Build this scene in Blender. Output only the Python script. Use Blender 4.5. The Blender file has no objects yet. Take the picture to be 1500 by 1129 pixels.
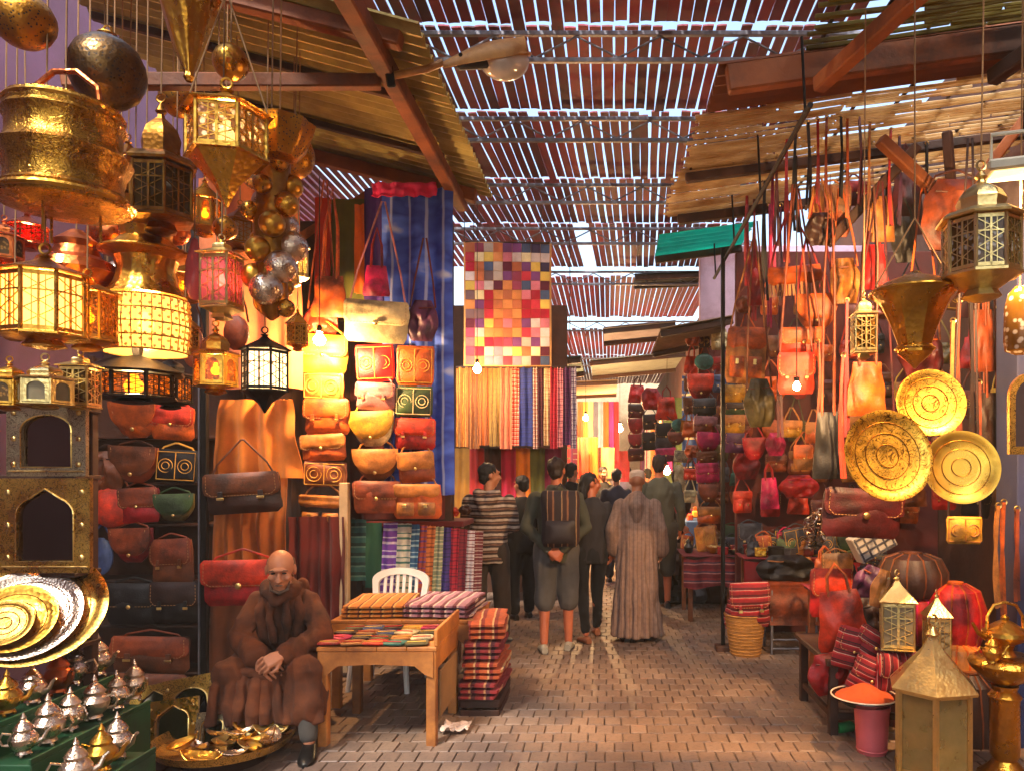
import bpy, math, random
from math import pi, sin, cos, sqrt, radians as R
from mathutils import Vector as V, Matrix, noise, Euler
random.seed(7)
SC = bpy.context.scene
COL = bpy.data.collections.new('place'); SC.collection.children.link(COL)
# ---------------------------------------------------------------- camera
F, CX, CY, H = 1100.0, 890.0, 690.0, 1.65        # focal length and vanishing point in photo pixels, eye height
cam = bpy.data.cameras.new('camera'); camo = bpy.data.objects.new('camera', cam); COL.objects.link(camo)
camo.location = (0, 0, H); camo.rotation_euler = (R(90), 0, 0)
cam.sensor_width = 36; cam.lens = 36 * F / 1500
cam.shift_x = -(CX - 750) / 1500; cam.shift_y = (CY - 564.5) / 1500
cam.clip_end = 500; cam.clip_start = .05
SC.camera = camo
# ---------------------------------------------------------------- sky, sun, exposure
wd = bpy.data.worlds.new('World'); SC.world = wd; wd.use_nodes = True
wn = wd.node_tree.nodes; wn.clear()
sky = wn.new('ShaderNodeTexSky'); sky.sky_type = 'NISHITA'; sky.sun_disc = False
sky.sun_elevation = R(56); sky.sun_rotation = R(150); sky.air_density = 1.3; sky.dust_density = 3.0
bg = wn.new('ShaderNodeBackground'); bg.inputs['Strength'].default_value = .15
wo = wn.new('ShaderNodeOutputWorld')
wd.node_tree.links.new(sky.outputs[0], bg.inputs[0]); wd.node_tree.links.new(bg.outputs[0], wo.inputs[0])
sl = bpy.data.lights.new('sun', 'SUN'); sl.energy = 2.0; sl.angle = R(10); sl.color = (1, .95, .88)
slo = bpy.data.objects.new('sun', sl); COL.objects.link(slo)
slo.rotation_euler = (R(34), 0, R(150 - 180)); slo.location = (0, 0, 20)
SC.view_settings.view_transform = 'Standard'; SC.view_settings.look = 'None'
SC.view_settings.exposure = 1.75; SC.view_settings.gamma = 1
SC.render.engine = 'CYCLES'
SC.cycles.use_denoising = True
try: SC.cycles.denoiser = 'OPENIMAGEDENOISE'
except Exception: pass
SC.cycles.max_bounces = 8; SC.cycles.transparent_max_bounces = 12; SC.cycles.sample_clamp_indirect = 6
SC.cycles.caustics_reflective = False; SC.cycles.caustics_refractive = False

# ---------------------------------------------------------------- helpers
def W(px, py, Y):                      # a photo pixel at depth Y -> world point
    return V(((px - CX) / F * Y, Y, H - (py - CY) / F * Y))
def S(n, Y): return n / F * Y
def lin(c):
    return tuple((x / 12.92 if x <= .04045 else ((x + .055) / 1.055) ** 2.4) for x in (k / 255 for k in c)) + (1,)

class MB:
    def __init__(s): s.v = []; s.f = []
    def add(s, vs, fs, M=None):
        o = len(s.v)
        s.v += [tuple(M @ V(p)) if M is not None else tuple(p) for p in vs]
        s.f += [tuple(i + o for i in f) for f in fs]; return s
    def box(s, c, size, rot=None, ch=.0):
        x, y, z = (k / 2 for k in size)
        M = Matrix.Translation(V(c)) @ (Euler(rot).to_matrix().to_4x4() if rot else Matrix())
        if ch <= 0:
            vs = [(i * x, j * y, k * z) for i in (-1, 1) for j in (-1, 1) for k in (-1, 1)]
            return s.add(vs, [(0, 1, 3, 2), (4, 6, 7, 5), (0, 4, 5, 1), (2, 3, 7, 6), (0, 2, 6, 4), (1, 5, 7, 3)], M)
        ch = min(ch, x * .9, y * .9, z * .9)
        vs, idx = [], {}
        for i in (-1, 1):
            for j in (-1, 1):
                for k in (-1, 1):
                    for a in range(3):
                        p = [i * (x - ch), j * (y - ch), k * (z - ch)]
                        p[a] = (i * x, j * y, k * z)[a]
                        idx[i, j, k, a] = len(vs); vs.append(p)
        fs = []
        for sg in (-1, 1):
            fs.append([idx[sg, j, k, 0] for j, k in ((-1, -1), (1, -1), (1, 1), (-1, 1))][::sg])
            fs.append([idx[i, sg, k, 1] for i, k in ((-1, -1), (-1, 1), (1, 1), (1, -1))][::sg])
            fs.append([idx[i, j, sg, 2] for i, j in ((-1, -1), (1, -1), (1, 1), (-1, 1))][::sg])
        for a in (-1, 1):
            for b in (-1, 1):
                fs.append((idx[a, b, -1, 0], idx[a, b, 1, 0], idx[a, b, 1, 1], idx[a, b, -1, 1]))
                fs.append((idx[a, -1, b, 0], idx[a, 1, b, 0], idx[a, 1, b, 2], idx[a, -1, b, 2]))
                fs.append((idx[-1, a, b, 1], idx[1, a, b, 1], idx[1, a, b, 2], idx[-1, a, b, 2]))
        for i in (-1, 1):
            for j in (-1, 1):
                for k in (-1, 1): fs.append((idx[i, j, k, 0], idx[i, j, k, 1], idx[i, j, k, 2]))
        return s.add(vs, fs, M)
    def beam(s, a, b, w, h, ch=.004, up=(0, 0, 1)):     # a bar of section w x h from a to b
        a, b = V(a), V(b); d = b - a; L = d.length; y = d.normalized()
        x = y.cross(V(up));  x = x.normalized() if x.length > 1e-4 else V((1, 0, 0))
        z = x.cross(y)
        M = Matrix.Translation((a + b) / 2) @ Matrix((x, y, z)).transposed().to_4x4()
        t = MB().box((0, 0, 0), (w, L, h), ch=ch)
        return s.add(t.v, t.f, M)
    def tube(s, pts, r, n=8, cap=True, flat=1.0):
        pts = [V(p) for p in pts]; m = len(pts)
        rs = r if isinstance(r, (list, tuple)) else [r] * m
        vs, fs = [], []; prev = None
        for i, p in enumerate(pts):
            t = (pts[min(i + 1, m - 1)] - pts[max(i - 1, 0)]).normalized()
            if prev is None:
                x = t.cross(V((0, 1, 0)))
                if x.length < .1: x = t.cross(V((1, 0, 0)))
            else: x = prev - t * prev.dot(t)
            x.normalize(); prev = x; y = t.cross(x)
            for k in range(n):
                a = 2 * pi * k / n
                vs.append(p + (x * cos(a) + y * sin(a) * flat) * rs[i])
        for i in range(m - 1):
            for k in range(n):
                a, b = i * n + k, i * n + (k + 1) % n
                fs.append((a, b, b + n, a + n))
        if cap: fs += [tuple(range(n))[::-1], tuple(range((m - 1) * n, m * n))]
        return s.add(vs, fs)
    def lathe(s, prof, n=24, c=(0, 0, 0), M=None, mod=None, cap=True, ph=0):   # prof: (radius, z)
        vs, fs = [], []; m = len(prof)
        for i, (r, z) in enumerate(prof):
            for k in range(n):
                a = 2 * pi * k / n + ph
                q = r * (mod(a, i / (m - 1)) if mod else 1)
                vs.append((q * cos(a), q * sin(a), z))
        for i in range(m - 1):
            for k in range(n):
                a, b = i * n + k, i * n + (k + 1) % n
                fs.append((a, b, b + n, a + n))
        if cap: fs += [tuple(range(n))[::-1], tuple(range((m - 1) * n, m * n))]
        T = Matrix.Translation(V(c)) @ (M if M is not None else Matrix())
        return s.add(vs, fs, T)
    def ball(s, c, r, n=12, m=8, M=None):
        r = r if isinstance(r, (tuple, list)) else (r, r, r)
        pr = [(max(sin(pi * i / m), .02), -cos(pi * i / m)) for i in range(m + 1)]
        T = Matrix.Translation(V(c)) @ (M if M is not None else Matrix()) @ Matrix.Diagonal((r[0], r[1], r[2], 1))
        return s.lathe(pr, n, M=T)
    def torus(s, c, r, t, n=20, m=6, M=None):
        vs, fs = [], []
        for i in range(n):
            a = 2 * pi * i / n
            for k in range(m):
                b = 2 * pi * k / m
                vs.append(((r + t * cos(b)) * cos(a), (r + t * cos(b)) * sin(a), t * sin(b)))
        for i in range(n):
            for k in range(m):
                fs.append((i * m + k, ((i + 1) % n) * m + k, ((i + 1) % n) * m + (k + 1) % m, i * m + (k + 1) % m))
        return s.add(vs, fs, Matrix.Translation(V(c)) @ (M if M is not None else Matrix()))
    def prism(s, out, y0, y1, M=None):     # outline of (x, z), extruded along y
        n = len(out); vs = [(x, y0, z) for x, z in out] + [(x, y1, z) for x, z in out]
        fs = [tuple(range(n)), tuple(range(n, 2 * n))[::-1]] + [(i, i + n, (i + 1) % n + n, (i + 1) % n) for i in range(n)]
        return s.add(vs, fs, M)
    def ring(s, outer, inner, y0, y1):      # a flat frame between two outlines with the same number of points
        n = len(outer)
        vs = [(x, y0, z) for x, z in outer] + [(x, y0, z) for x, z in inner] + [(x, y1, z) for x, z in outer] + [(x, y1, z) for x, z in inner]
        fs = []
        for i in range(n):
            j = (i + 1) % n
            fs += [(i, j, n + j, n + i), (2 * n + j, 2 * n + i, 3 * n + i, 3 * n + j), (j, i, 2 * n + i, 2 * n + j), (n + i, n + j, 3 * n + j, 3 * n + i)]
        return s.add(vs, fs)
    def slab(s, fn, nu, nv, t):             # a sheet fn(u, v) in 0..1 with thickness t
        P = [[V(fn(i / nu, j / nv)) for i in range(nu + 1)] for j in range(nv + 1)]
        N = [[None] * (nu + 1) for _ in range(nv + 1)]
        for j in range(nv + 1):
            for i in range(nu + 1):
                a = P[j][min(i + 1, nu)] - P[j][max(i - 1, 0)]; b = P[min(j + 1, nv)][i] - P[max(j - 1, 0)][i]
                c = a.cross(b); N[j][i] = c.normalized() if c.length > 1e-9 else V((0, -1, 0))
        k = (nu + 1) * (nv + 1)
        vs = [P[j][i] + N[j][i] * t / 2 for j in range(nv + 1) for i in range(nu + 1)] + [P[j][i] - N[j][i] * t / 2 for j in range(nv + 1) for i in range(nu + 1)]
        fs = []
        q = lambda i, j: j * (nu + 1) + i
        for j in range(nv):
            for i in range(nu):
                f = (q(i, j), q(i + 1, j), q(i + 1, j + 1), q(i, j + 1)); fs += [f, tuple(x + k for x in f[::-1])]
        bd = [q(i, 0) for i in range(nu)] + [q(nu, j) for j in range(nv)] + [q(i, nv) for i in range(nu, 0, -1)] + [q(0, j) for j in range(nv, 0, -1)]
        for a, b in zip(bd, bd[1:] + bd[:1]): fs.append((b, a, a + k, b + k))
        return s.add(vs, fs)
    def mesh(s, name, smooth=35):
        me = bpy.data.meshes.new(name); me.from_pydata(s.v, [], s.f); me.validate(); me.update()
        if smooth:
            me.polygons.foreach_set('use_smooth', [True] * len(me.polygons))
            try: me.set_sharp_from_angle(angle=R(smooth))
            except Exception: pass
        return me
    def build(s, name, mat, parent=None, smooth=35, loc=None, rot=None, kind=None):
        return link(name, s.mesh(name, smooth), mat, parent, loc, rot, kind)

def link(name, me, mat, parent=None, loc=None, rot=None, kind=None):
    if mat is not None and not len(me.materials): me.materials.append(mat)
    o = bpy.data.objects.new(name, me); COL.objects.link(o); o.parent = parent
    if loc is not None: o.location = loc
    if rot is not None: o.rotation_euler = rot
    if kind: o['kind'] = kind
    return o
LABELS = {}
def tag(o, label, cat, group=None):
    o['label'] = label; o['category'] = cat
    if group: o['group'] = group
    LABELS.setdefault(label, []).append(o)
    return o
def thing(name, label, cat, loc=(0, 0, 0), rz=0, group=None, rot=None):
    o = bpy.data.objects.new(name, None); COL.objects.link(o)
    o.location = loc; o.rotation_euler = rot if rot else (0, 0, rz); o.empty_display_size = .05
    return tag(o, label, cat, group)
def copy_tree(o, parent=None):
    c = o.copy(); COL.objects.link(c); c.parent = parent
    for ch in o.children: copy_tree(ch, c)
    return c
def nz(p, s=1.0, seed=0): return noise.noise(V((p[0] * s + seed * 7.3, p[1] * s, p[2] * s)))

# ---------------------------------------------------------------- materials
MATS = {}
def nodes(name):
    m = bpy.data.materials.new(name); m.use_nodes = True; t = m.node_tree; t.nodes.clear()
    out = t.nodes.new('ShaderNodeOutputMaterial'); b = t.nodes.new('ShaderNodeBsdfPrincipled')
    t.links.new(b.outputs[0], out.inputs[0]); return m, t, b, out
def N(t, kind, **kw):
    n = t.nodes.new('ShaderNode' + kind)
    for k, v in kw.items():
        if k.startswith('i_'):
            key = k[2:].replace('_', ' '); n.inputs[int(key) if key.isdigit() else key].default_value = v
        else: setattr(n, k, v)
    return n
def L(t, a, b): t.links.new(a, b)
def noise_tex(t, scale, detail=4, rough=.55, vec=None, stretch=None):
    tc = N(t, 'TexCoord'); oi = N(t, 'ObjectInfo')
    add = N(t, 'VectorMath', operation='ADD')
    mul = N(t, 'VectorMath', operation='SCALE'); L(t, oi.outputs['Location'], mul.inputs[0]); mul.inputs['Scale'].default_value = 3.7
    L(t, tc.outputs['Object'], add.inputs[0]); L(t, mul.outputs[0], add.inputs[1])
    src = add.outputs[0]
    if stretch:
        mp = N(t, 'Mapping'); mp.inputs['Scale'].default_value = stretch; L(t, src, mp.inputs[0]); src = mp.outputs[0]
    n = N(t, 'TexNoise'); n.inputs['Scale'].default_value = scale; n.inputs['Detail'].default_value = detail; n.inputs['Roughness'].default_value = rough
    L(t, src, n.inputs['Vector']); return n
def mixc(t, fac, a, b):
    m = N(t, 'Mix', data_type='RGBA')
    L(t, fac, m.inputs[0])
    for s, x in ((6, a), (7, b)):
        if isinstance(x, tuple): m.inputs[s].default_value = x
        else: L(t, x, m.inputs[s])
    return m.outputs[2]
def ramp(t, fac, stops, interp='LINEAR'):
    r = N(t, 'ValToRGB'); cr = r.color_ramp; cr.interpolation = interp
    while len(cr.elements) < len(stops): cr.elements.new(.5)
    for e, (p, c) in zip(cr.elements, stops): e.position = p; e.color = c if len(c) == 4 else tuple(c) + (1,)
    L(t, fac, r.inputs[0]); return r.outputs[0]
def bumpn(t, b, h, strength, dist=.01):
    n = N(t, 'Bump'); n.inputs['Strength'].default_value = strength; n.inputs['Distance'].default_value = dist
    L(t, h, n.inputs['Height']); L(t, n.outputs[0], b.inputs['Normal'])
def mul(c, k): return tuple(min(1, x * k) for x in c[:3]) + (1,)

def mat(name, col, rough=.6, metal=0, var=.3, vs=5, bump=.25, bs=70, bd=.004, stretch=None, dirt=None, rnd=.12, sheen=0, coat=0):
    """a worn surface: base colour with blotches, fine relief, slight difference from object to object"""
    if name in MATS: return MATS[name]
    m, t, b, out = nodes(name); c = lin(col)
    n = noise_tex(t, vs, 5, .6, stretch=stretch)
    fac = ramp(t, n.outputs['Fac'], [(.3, (0, 0, 0)), (.7, (1, 1, 1))])
    base = mixc(t, fac, mul(c, 1 - var), mul(c, 1 + var * .6))
    if dirt:
        n2 = noise_tex(t, vs * .4, 6, .7); f2 = ramp(t, n2.outputs['Fac'], [(.45, (0, 0, 0)), (.65, (1, 1, 1))])
        base = mixc(t, f2, base, lin(dirt))
    oi = N(t, 'ObjectInfo'); hs = N(t, 'HueSaturation')
    mr = N(t, 'MapRange'); L(t, oi.outputs['Random'], mr.inputs[0]); mr.inputs[3].default_value = 1 - rnd * 2; mr.inputs[4].default_value = 1 + rnd * 2
    L(t, mr.outputs[0], hs.inputs['Value']); L(t, base, hs.inputs['Color'])
    L(t, hs.outputs[0], b.inputs['Base Color'])
    b.inputs['Roughness'].default_value = rough; b.inputs['Metallic'].default_value = metal
    rr = N(t, 'MapRange'); L(t, n.outputs['Fac'], rr.inputs[0]); rr.inputs[3].default_value = max(.05, rough - .15); rr.inputs[4].default_value = min(1, rough + .15)
    L(t, rr.outputs[0], b.inputs['Roughness'])
    if bump:
        nb = noise_tex(t, bs, 3, .6, stretch=stretch); bumpn(t, b, nb.outputs['Fac'], bump, bd)
    if sheen: b.inputs['Sheen Weight'].default_value = sheen
    if coat: b.inputs['Coat Weight'].default_value = coat; b.inputs['Coat Roughness'].default_value = .2
    MATS[name] = m; return m
def brass(name, col, rough=.24, dark=(60, 34, 12), amt=.45, relief='hammer', rs=40, strength=.35):
    if name in MATS: return MATS[name]
    m, t, b, out = nodes(name); c = lin(col)
    n = noise_tex(t, 7, 6, .7); fac = ramp(t, n.outputs['Fac'], [(.4, (0, 0, 0)), (.75, (amt, amt, amt))])
    base = mixc(t, fac, c, lin(dark)); b.inputs['Metallic'].default_value = 1
    rr = N(t, 'MapRange'); L(t, n.outputs['Fac'], rr.inputs[0]); rr.inputs[1].default_value = .3; rr.inputs[2].default_value = .75
    rr.inputs[3].default_value = rough * .7; rr.inputs[4].default_value = rough + .25
    L(t, rr.outputs[0], b.inputs['Roughness'])
    tc = N(t, 'TexCoord'); v = N(t, 'TexVoronoi'); v.inputs['Scale'].default_value = rs; L(t, tc.outputs['Object'], v.inputs['Vector'])
    if relief == 'hammer': h = v.outputs['Distance']; bumpn(t, b, h, strength, .006)
    elif relief == 'pierced':           # rows of small cut holes
        f = ramp(t, v.outputs['Distance'], [(.22, (1, 1, 1)), (.32, (0, 0, 0))])
        base = mixc(t, f, base, lin((25, 12, 4))); bumpn(t, b, v.outputs['Distance'], strength, .004)
        mt = N(t, 'Math', operation='SUBTRACT'); mt.inputs[0].default_value = 1; L(t, f, mt.inputs[1]); L(t, mt.outputs[0], b.inputs['Metallic'])
    elif relief == 'engraved':
        w = N(t, 'TexNoise'); w.inputs['Scale'].default_value = rs; w.inputs['Detail'].default_value = 2; w.inputs['Distortion'].default_value = 2.5
        L(t, tc.outputs['Object'], w.inputs['Vector'])
        f = ramp(t, w.outputs['Fac'], [(.46, (0, 0, 0)), (.5, (1, 1, 1)), (.54, (0, 0, 0))])
        base = mixc(t, f, base, lin(dark)); bumpn(t, b, w.outputs['Fac'], strength, .004)
    L(t, base, b.inputs['Base Color']); MATS[name] = m; return m
def stripes(name, cols, freq, axis=2, rough=.85, warp=.02, bump=.3):
    """woven cloth striped along one of its own axes; cols = [(colour, share), ...]"""
    if name in MATS: return MATS[name]
    m, t, b, out = nodes(name)
    tc = N(t, 'TexCoord'); sp = N(t, 'SeparateXYZ'); L(t, tc.outputs['Object'], sp.inputs[0])
    n = noise_tex(t, 5, 3); k = N(t, 'Math', operation='MULTIPLY_ADD'); L(t, n.outputs['Fac'], k.inputs[0]); k.inputs[1].default_value = warp; L(t, sp.outputs[axis], k.inputs[2])
    a = N(t, 'Math', operation='MULTIPLY'); L(t, k.outputs[0], a.inputs[0]); a.inputs[1].default_value = freq
    f = N(t, 'Math', operation='FRACT'); L(t, a.outputs[0], f.inputs[0])
    tot = sum(s for _, s in cols); st = []; x = 0
    for c, s in cols: st.append((x / tot, lin(c))); x += s
    col = ramp(t, f.outputs[0], st, 'CONSTANT')
    n2 = noise_tex(t, 30, 4); col2 = mixc(t, ramp(t, n2.outputs['Fac'], [(.3, (0, 0, 0)), (.8, (.45, .45, .45))]), col, (.02, .012, .01, 1))
    L(t, col2, b.inputs['Base Color']); b.inputs['Roughness'].default_value = rough
    n3 = noise_tex(t, 220, 2); bumpn(t, b, n3.outputs['Fac'], bump, .003)
    b.inputs['Sheen Weight'].default_value = .04
    MATS[name] = m; return m
def glassy(name, col, alpha=.35, emit=0, ecol=None, rough=.15, etched=None):
    """lamp glass: lets light through, tinted, dusty; lit panes glow"""
    if name in MATS: return MATS[name]
    m, t, b, out = nodes(name); c = lin(col)
    n = noise_tex(t, 16, 4); base = mixc(t, n.outputs['Fac'], mul(c, .6), mul(c, 1.15))
    if etched:
        tc = N(t, 'TexCoord'); v = N(t, 'TexVoronoi'); v.inputs['Scale'].default_value = etched; L(t, tc.outputs['Object'], v.inputs['Vector'])
        f = ramp(t, v.outputs['Distance'], [(.25, (0, 0, 0)), (.4, (1, 1, 1))]); base = mixc(t, f, base, lin((120, 84, 30)))
    L(t, base, b.inputs['Base Color']); b.inputs['Roughness'].default_value = rough
    tr = N(t, 'BsdfTransparent'); tr.inputs[0].default_value = mul(c, 1.0)
    tl = N(t, 'BsdfTranslucent'); L(t, base, tl.inputs[0])
    a1 = N(t, 'MixShader'); a1.inputs[0].default_value = .45; L(t, b.outputs[0], a1.inputs[1]); L(t, tl.outputs[0], a1.inputs[2])
    a2 = N(t, 'MixShader'); a2.inputs[0].default_value = alpha; L(t, a1.outputs[0], a2.inputs[1]); L(t, tr.outputs[0], a2.inputs[2])
    last = a2.outputs[0]
    if emit:
        e = N(t, 'Emission'); e.inputs[0].default_value = lin(ecol or col); e.inputs[1].default_value = emit
        ad = N(t, 'AddShader'); L(t, last, ad.inputs[0]); L(t, e.outputs[0], ad.inputs[1]); last = ad.outputs[0]
    L(t, last, out.inputs[0]); MATS[name] = m; return m
def glow(name, col, strength):
    if name in MATS: return MATS[name]
    m = bpy.data.materials.new(name); m.use_nodes = True; t = m.node_tree; t.nodes.clear()
    e = N(t, 'Emission'); e.inputs[0].default_value = lin(col); e.inputs[1].default_value = strength
    o = N(t, 'OutputMaterial'); L(t, e.outputs[0], o.inputs[0]); MATS[name] = m; return m
def leather(key, col, rough=.52): return mat('leather_' + key, col, rough, 0, .45, 9, .5, 90, .005, rnd=.1, dirt=tuple(int(k * .5) for k in col))
def cloth(key, col, rough=.9): return mat('cloth_' + key, col, rough, 0, .3, 5, .5, 260, .002, sheen=.04, rnd=.05)
LEA = dict(orange=(206, 92, 22), tan=(186, 116, 48), brown=(120, 62, 26), dark=(52, 26, 16), red=(176, 24, 26), scarlet=(214, 58, 26),
           black=(22, 18, 17), yellow=(222, 160, 40), cream=(226, 204, 150), pink=(206, 30, 96), teal=(70, 140, 120), green=(60, 84, 44),
           olive=(92, 80, 40), blue=(62, 78, 120), purple=(96, 40, 84), maroon=(92, 20, 22), grey=(76, 74, 80), chestnut=(150, 66, 28), rose=(190, 120, 120))
def lea(k): return leather(k, LEA[k])
BR = brass('brass_polished', (214, 158, 62)); BRD = brass('brass_aged', (160, 108, 42), .34, amt=.7); BRP = brass('brass_pierced', (196, 138, 52), .3, relief='pierced', rs=70)
BRE = brass('brass_engraved', (226, 176, 84), .28, relief='engraved', rs=26, amt=.3); BRL = brass('brass_pale', (222, 196, 130), .3, amt=.3, rs=60, strength=.2)
SIL = brass('silvered_copper', (220, 196, 172), .2, dark=(80, 50, 34), amt=.4, rs=90, strength=.3); COP = brass('copper', (206, 110, 58), .25, amt=.4)
IRON = mat('black_iron', (34, 30, 28), .5, .7, .3, 10, .3); STEEL = mat('galvanised_steel', (128, 126, 132), .5, .6, .3, 12, .2)
CORD = mat('cord', (150, 112, 72), .9, 0, .2, 20, .3); DCORD = mat('dark_cord', (46, 30, 22), .9, 0, .2, 20, .3)
WOOD = mat('timber', (132, 72, 34), .7, 0, .4, 3, .6, 22, .006, stretch=(1, 1, 6)); WOODX = mat('timber_beam', (150, 82, 36), .7, 0, .45, 3, .6, 22, .006, dirt=(70, 38, 18))
WOODD = mat('dark_timber', (70, 38, 20), .7, 0, .4, 3, .5, 24, .006, dirt=(36, 20, 12)); WOODT = mat('table_wood', (190, 120, 54), .55, 0, .35, 4, .4, 30, .004, dirt=(120, 66, 28))
# ================================================================ ground and paving
gm = mat('earth_bed', (84, 70, 62), .9, 0, .3, 6, .5, 60, .006)
g = MB().box((0, 17.5, -.06), (110, 110, .08)).build('ground', gm); g['kind'] = 'structure'
def paver_mat():
    m, t, b, out = nodes('paver')
    ge = N(t, 'NewGeometry'); oi = N(t, 'ObjectInfo')
    ad = N(t, 'Math', operation='ADD'); L(t, ge.outputs['Random Per Island'], ad.inputs[0]); L(t, oi.outputs['Random'], ad.inputs[1])
    fr = N(t, 'Math', operation='FRACT'); L(t, ad.outputs[0], fr.inputs[0])
    base = ramp(t, fr.outputs[0], [(0, lin((128, 102, 82))), (.3, lin((142, 114, 92))), (.55, lin((132, 106, 86))), (.8, lin((150, 122, 100))), (1, lin((120, 98, 84)))])
    tc = N(t, 'TexCoord'); n = N(t, 'TexNoise'); n.inputs['Scale'].default_value = .9; n.inputs['Detail'].default_value = 6
    L(t, ge.outputs['Position'], n.inputs['Vector'])
    f = ramp(t, n.outputs['Fac'], [(.42, (0, 0, 0)), (.62, (.75, .75, .75))]); base = mixc(t, f, base, lin((84, 68, 62)))
    n2 = N(t, 'TexNoise'); n2.inputs['Scale'].default_value = 55; n2.inputs['Detail'].default_value = 5; L(t, ge.outputs['Position'], n2.inputs['Vector'])
    base = mixc(t, ramp(t, n2.outputs['Fac'], [(.5, (0, 0, 0)), (.75, (.5, .5, .5))]), base, lin((70, 54, 46)))
    L(t, base, b.inputs['Base Color']); rr = N(t, 'MapRange'); L(t, n.outputs['Fac'], rr.inputs[0]); rr.inputs[3].default_value = .75; rr.inputs[4].default_value = .38
    L(t, rr.outputs[0], b.inputs['Roughness']); bumpn(t, b, n2.outputs['Fac'], .35, .004); return m
PAV = paver_mat()
pav = MB().box((0, 10, -.012), (7.0, 34, .012)).build('street_paving', mat('sand_joint', (116, 94, 78), .95, 0, .3, 8, .5, 90)); pav['kind'] = 'structure'
BW, BL = .108, .155
brick_meshes = []
for k in range(4):
    b_ = MB().box((0, 0, 0), (BW - .005, BL - .005, .03), ch=.005)
    b_.v = [(x + .0015 * sin(k * 5 + i * 2.1), y + .0015 * cos(k * 3 + i * 1.7), z) for i, (x, y, z) in enumerate(b_.v)]
    me = b_.mesh('brick'); me.materials.append(PAV); brick_meshes.append(me)
far = MB(); cnt = 0; rnd = random.Random(3)
spots = []
for j in range(0, 50):
    y = 4.02 + j * BL
    x = -3.2 + (BW / 2 if j % 2 else 0) + rnd.uniform(-.006, .006)
    while x < 2.6:
        spots.append((x, y)); x += BW
near = [s for s in spots if -1.42 < s[0] < 1.62][:290]
ns = set(near)
for x, y in spots:
    z = -.0065 + rnd.uniform(-.0025, .0025); rt = (rnd.uniform(-.012, .012), rnd.uniform(-.012, .012), rnd.uniform(-.025, .025))
    if (x, y) in ns: link('brick', rnd.choice(brick_meshes), PAV, pav, (x, y, z), rt)
    else:
        t_ = MB().box((x, y, z), (BW - .007, BL - .007, .03), rot=rt, ch=.004); far.add(t_.v, t_.f)
for j in range(50, 90):
    y = 4.02 + j * BL; x = -1.2 + (BW / 2 if j % 2 else 0)
    while x < 1.8: far.box((x, y, -.0065), (BW - .008, BL - .008, .03)); x += BW
far.build('brick_field', PAV, pav, kind='stuff')

# ================================================================ walls
PURP = mat('purple_plaster', (98, 66, 88), .9, 0, .25, 2, .4, 30, .006, dirt=(88, 60, 62))
PINKW = mat('lilac_plaster', (206, 176, 196), .9, 0, .2, 2, .4, 30, .006, dirt=(150, 110, 120))
BROWNW = mat('brown_plaster', (92, 54, 34), .9, 0, .3, 2, .5, 30, .006, dirt=(52, 30, 20))
def wall(name, label, a, b, m):
    c = [(p + q) / 2 for p, q in zip(a, b)]; s = [abs(q - p) for p, q in zip(a, b)]
    return tag(MB().box(c, s, ch=.006).build(name, m), label, 'wall')
wall('shop_wall', 'purple plaster wall behind the hanging brass lamps', (-4.6, -6, -.02), (-4.35, 12.6, 6.2), PURP)
wall('shop_wall', 'brown plaster wall behind the leather stalls', (3.4, -6, -.02), (3.65, 12.6, 5.6), BROWNW)
wall('partition_wall', 'dark timber partition behind the bag display under the blue shawl', (-4.34, 6.46, -.015), (-1.34, 6.56, 3.8), WOODD)
wall('partition_wall', 'dark red partition behind the hanging orange bags', (1.32, 7.7, -.015), (3.39, 7.8, 3.9), mat('red_board', (86, 26, 18), .8, 0, .35, 3, .4, 40))
wall('partition_wall', 'lilac plaster wall above the dark wooden awning', (1.22, 9.9, 3.3), (3.39, 10.05, 4.62), PINKW)
wall('partition_wall', 'dark red board under the lilac wall behind the far right bags', (1.2, 9.88, -.015), (3.39, 10.0, 3.29), mat('red_board', (86, 26, 18)))
wall('partition_wall', 'brown partition behind the scarf stall', (-3.34, 10.2, -.015), (-.55, 10.3, 3.9), BROWNW)
wall('pilaster', 'slate blue painted pilaster beside the round brass trays', (2.43, 4.45, -.015), (2.9, 4.7, 3.2), mat('slate_blue_paint', (44, 50, 86), .8, 0, .25, 3, .4, 40, dirt=(52, 46, 60)))
wall('far_wall', 'pale wall on the left of the far end of the lane', (-2.4, 12.7, -.02), (-1.6, 27, 4.6), PINKW)
wall('far_wall', 'brown wall on the right of the far end of the lane', (1.75, 12.7, -.02), (2.4, 27, 4.6), BROWNW)
wall('end_wall', 'cream house wall closing the far end of the lane', (-4, 27.2, -.02), (4, 27.5, 5.2), mat('cream_plaster', (214, 186, 150), .9, 0, .2, 1.5, .3, 20, dirt=(170, 130, 100)))

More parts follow.
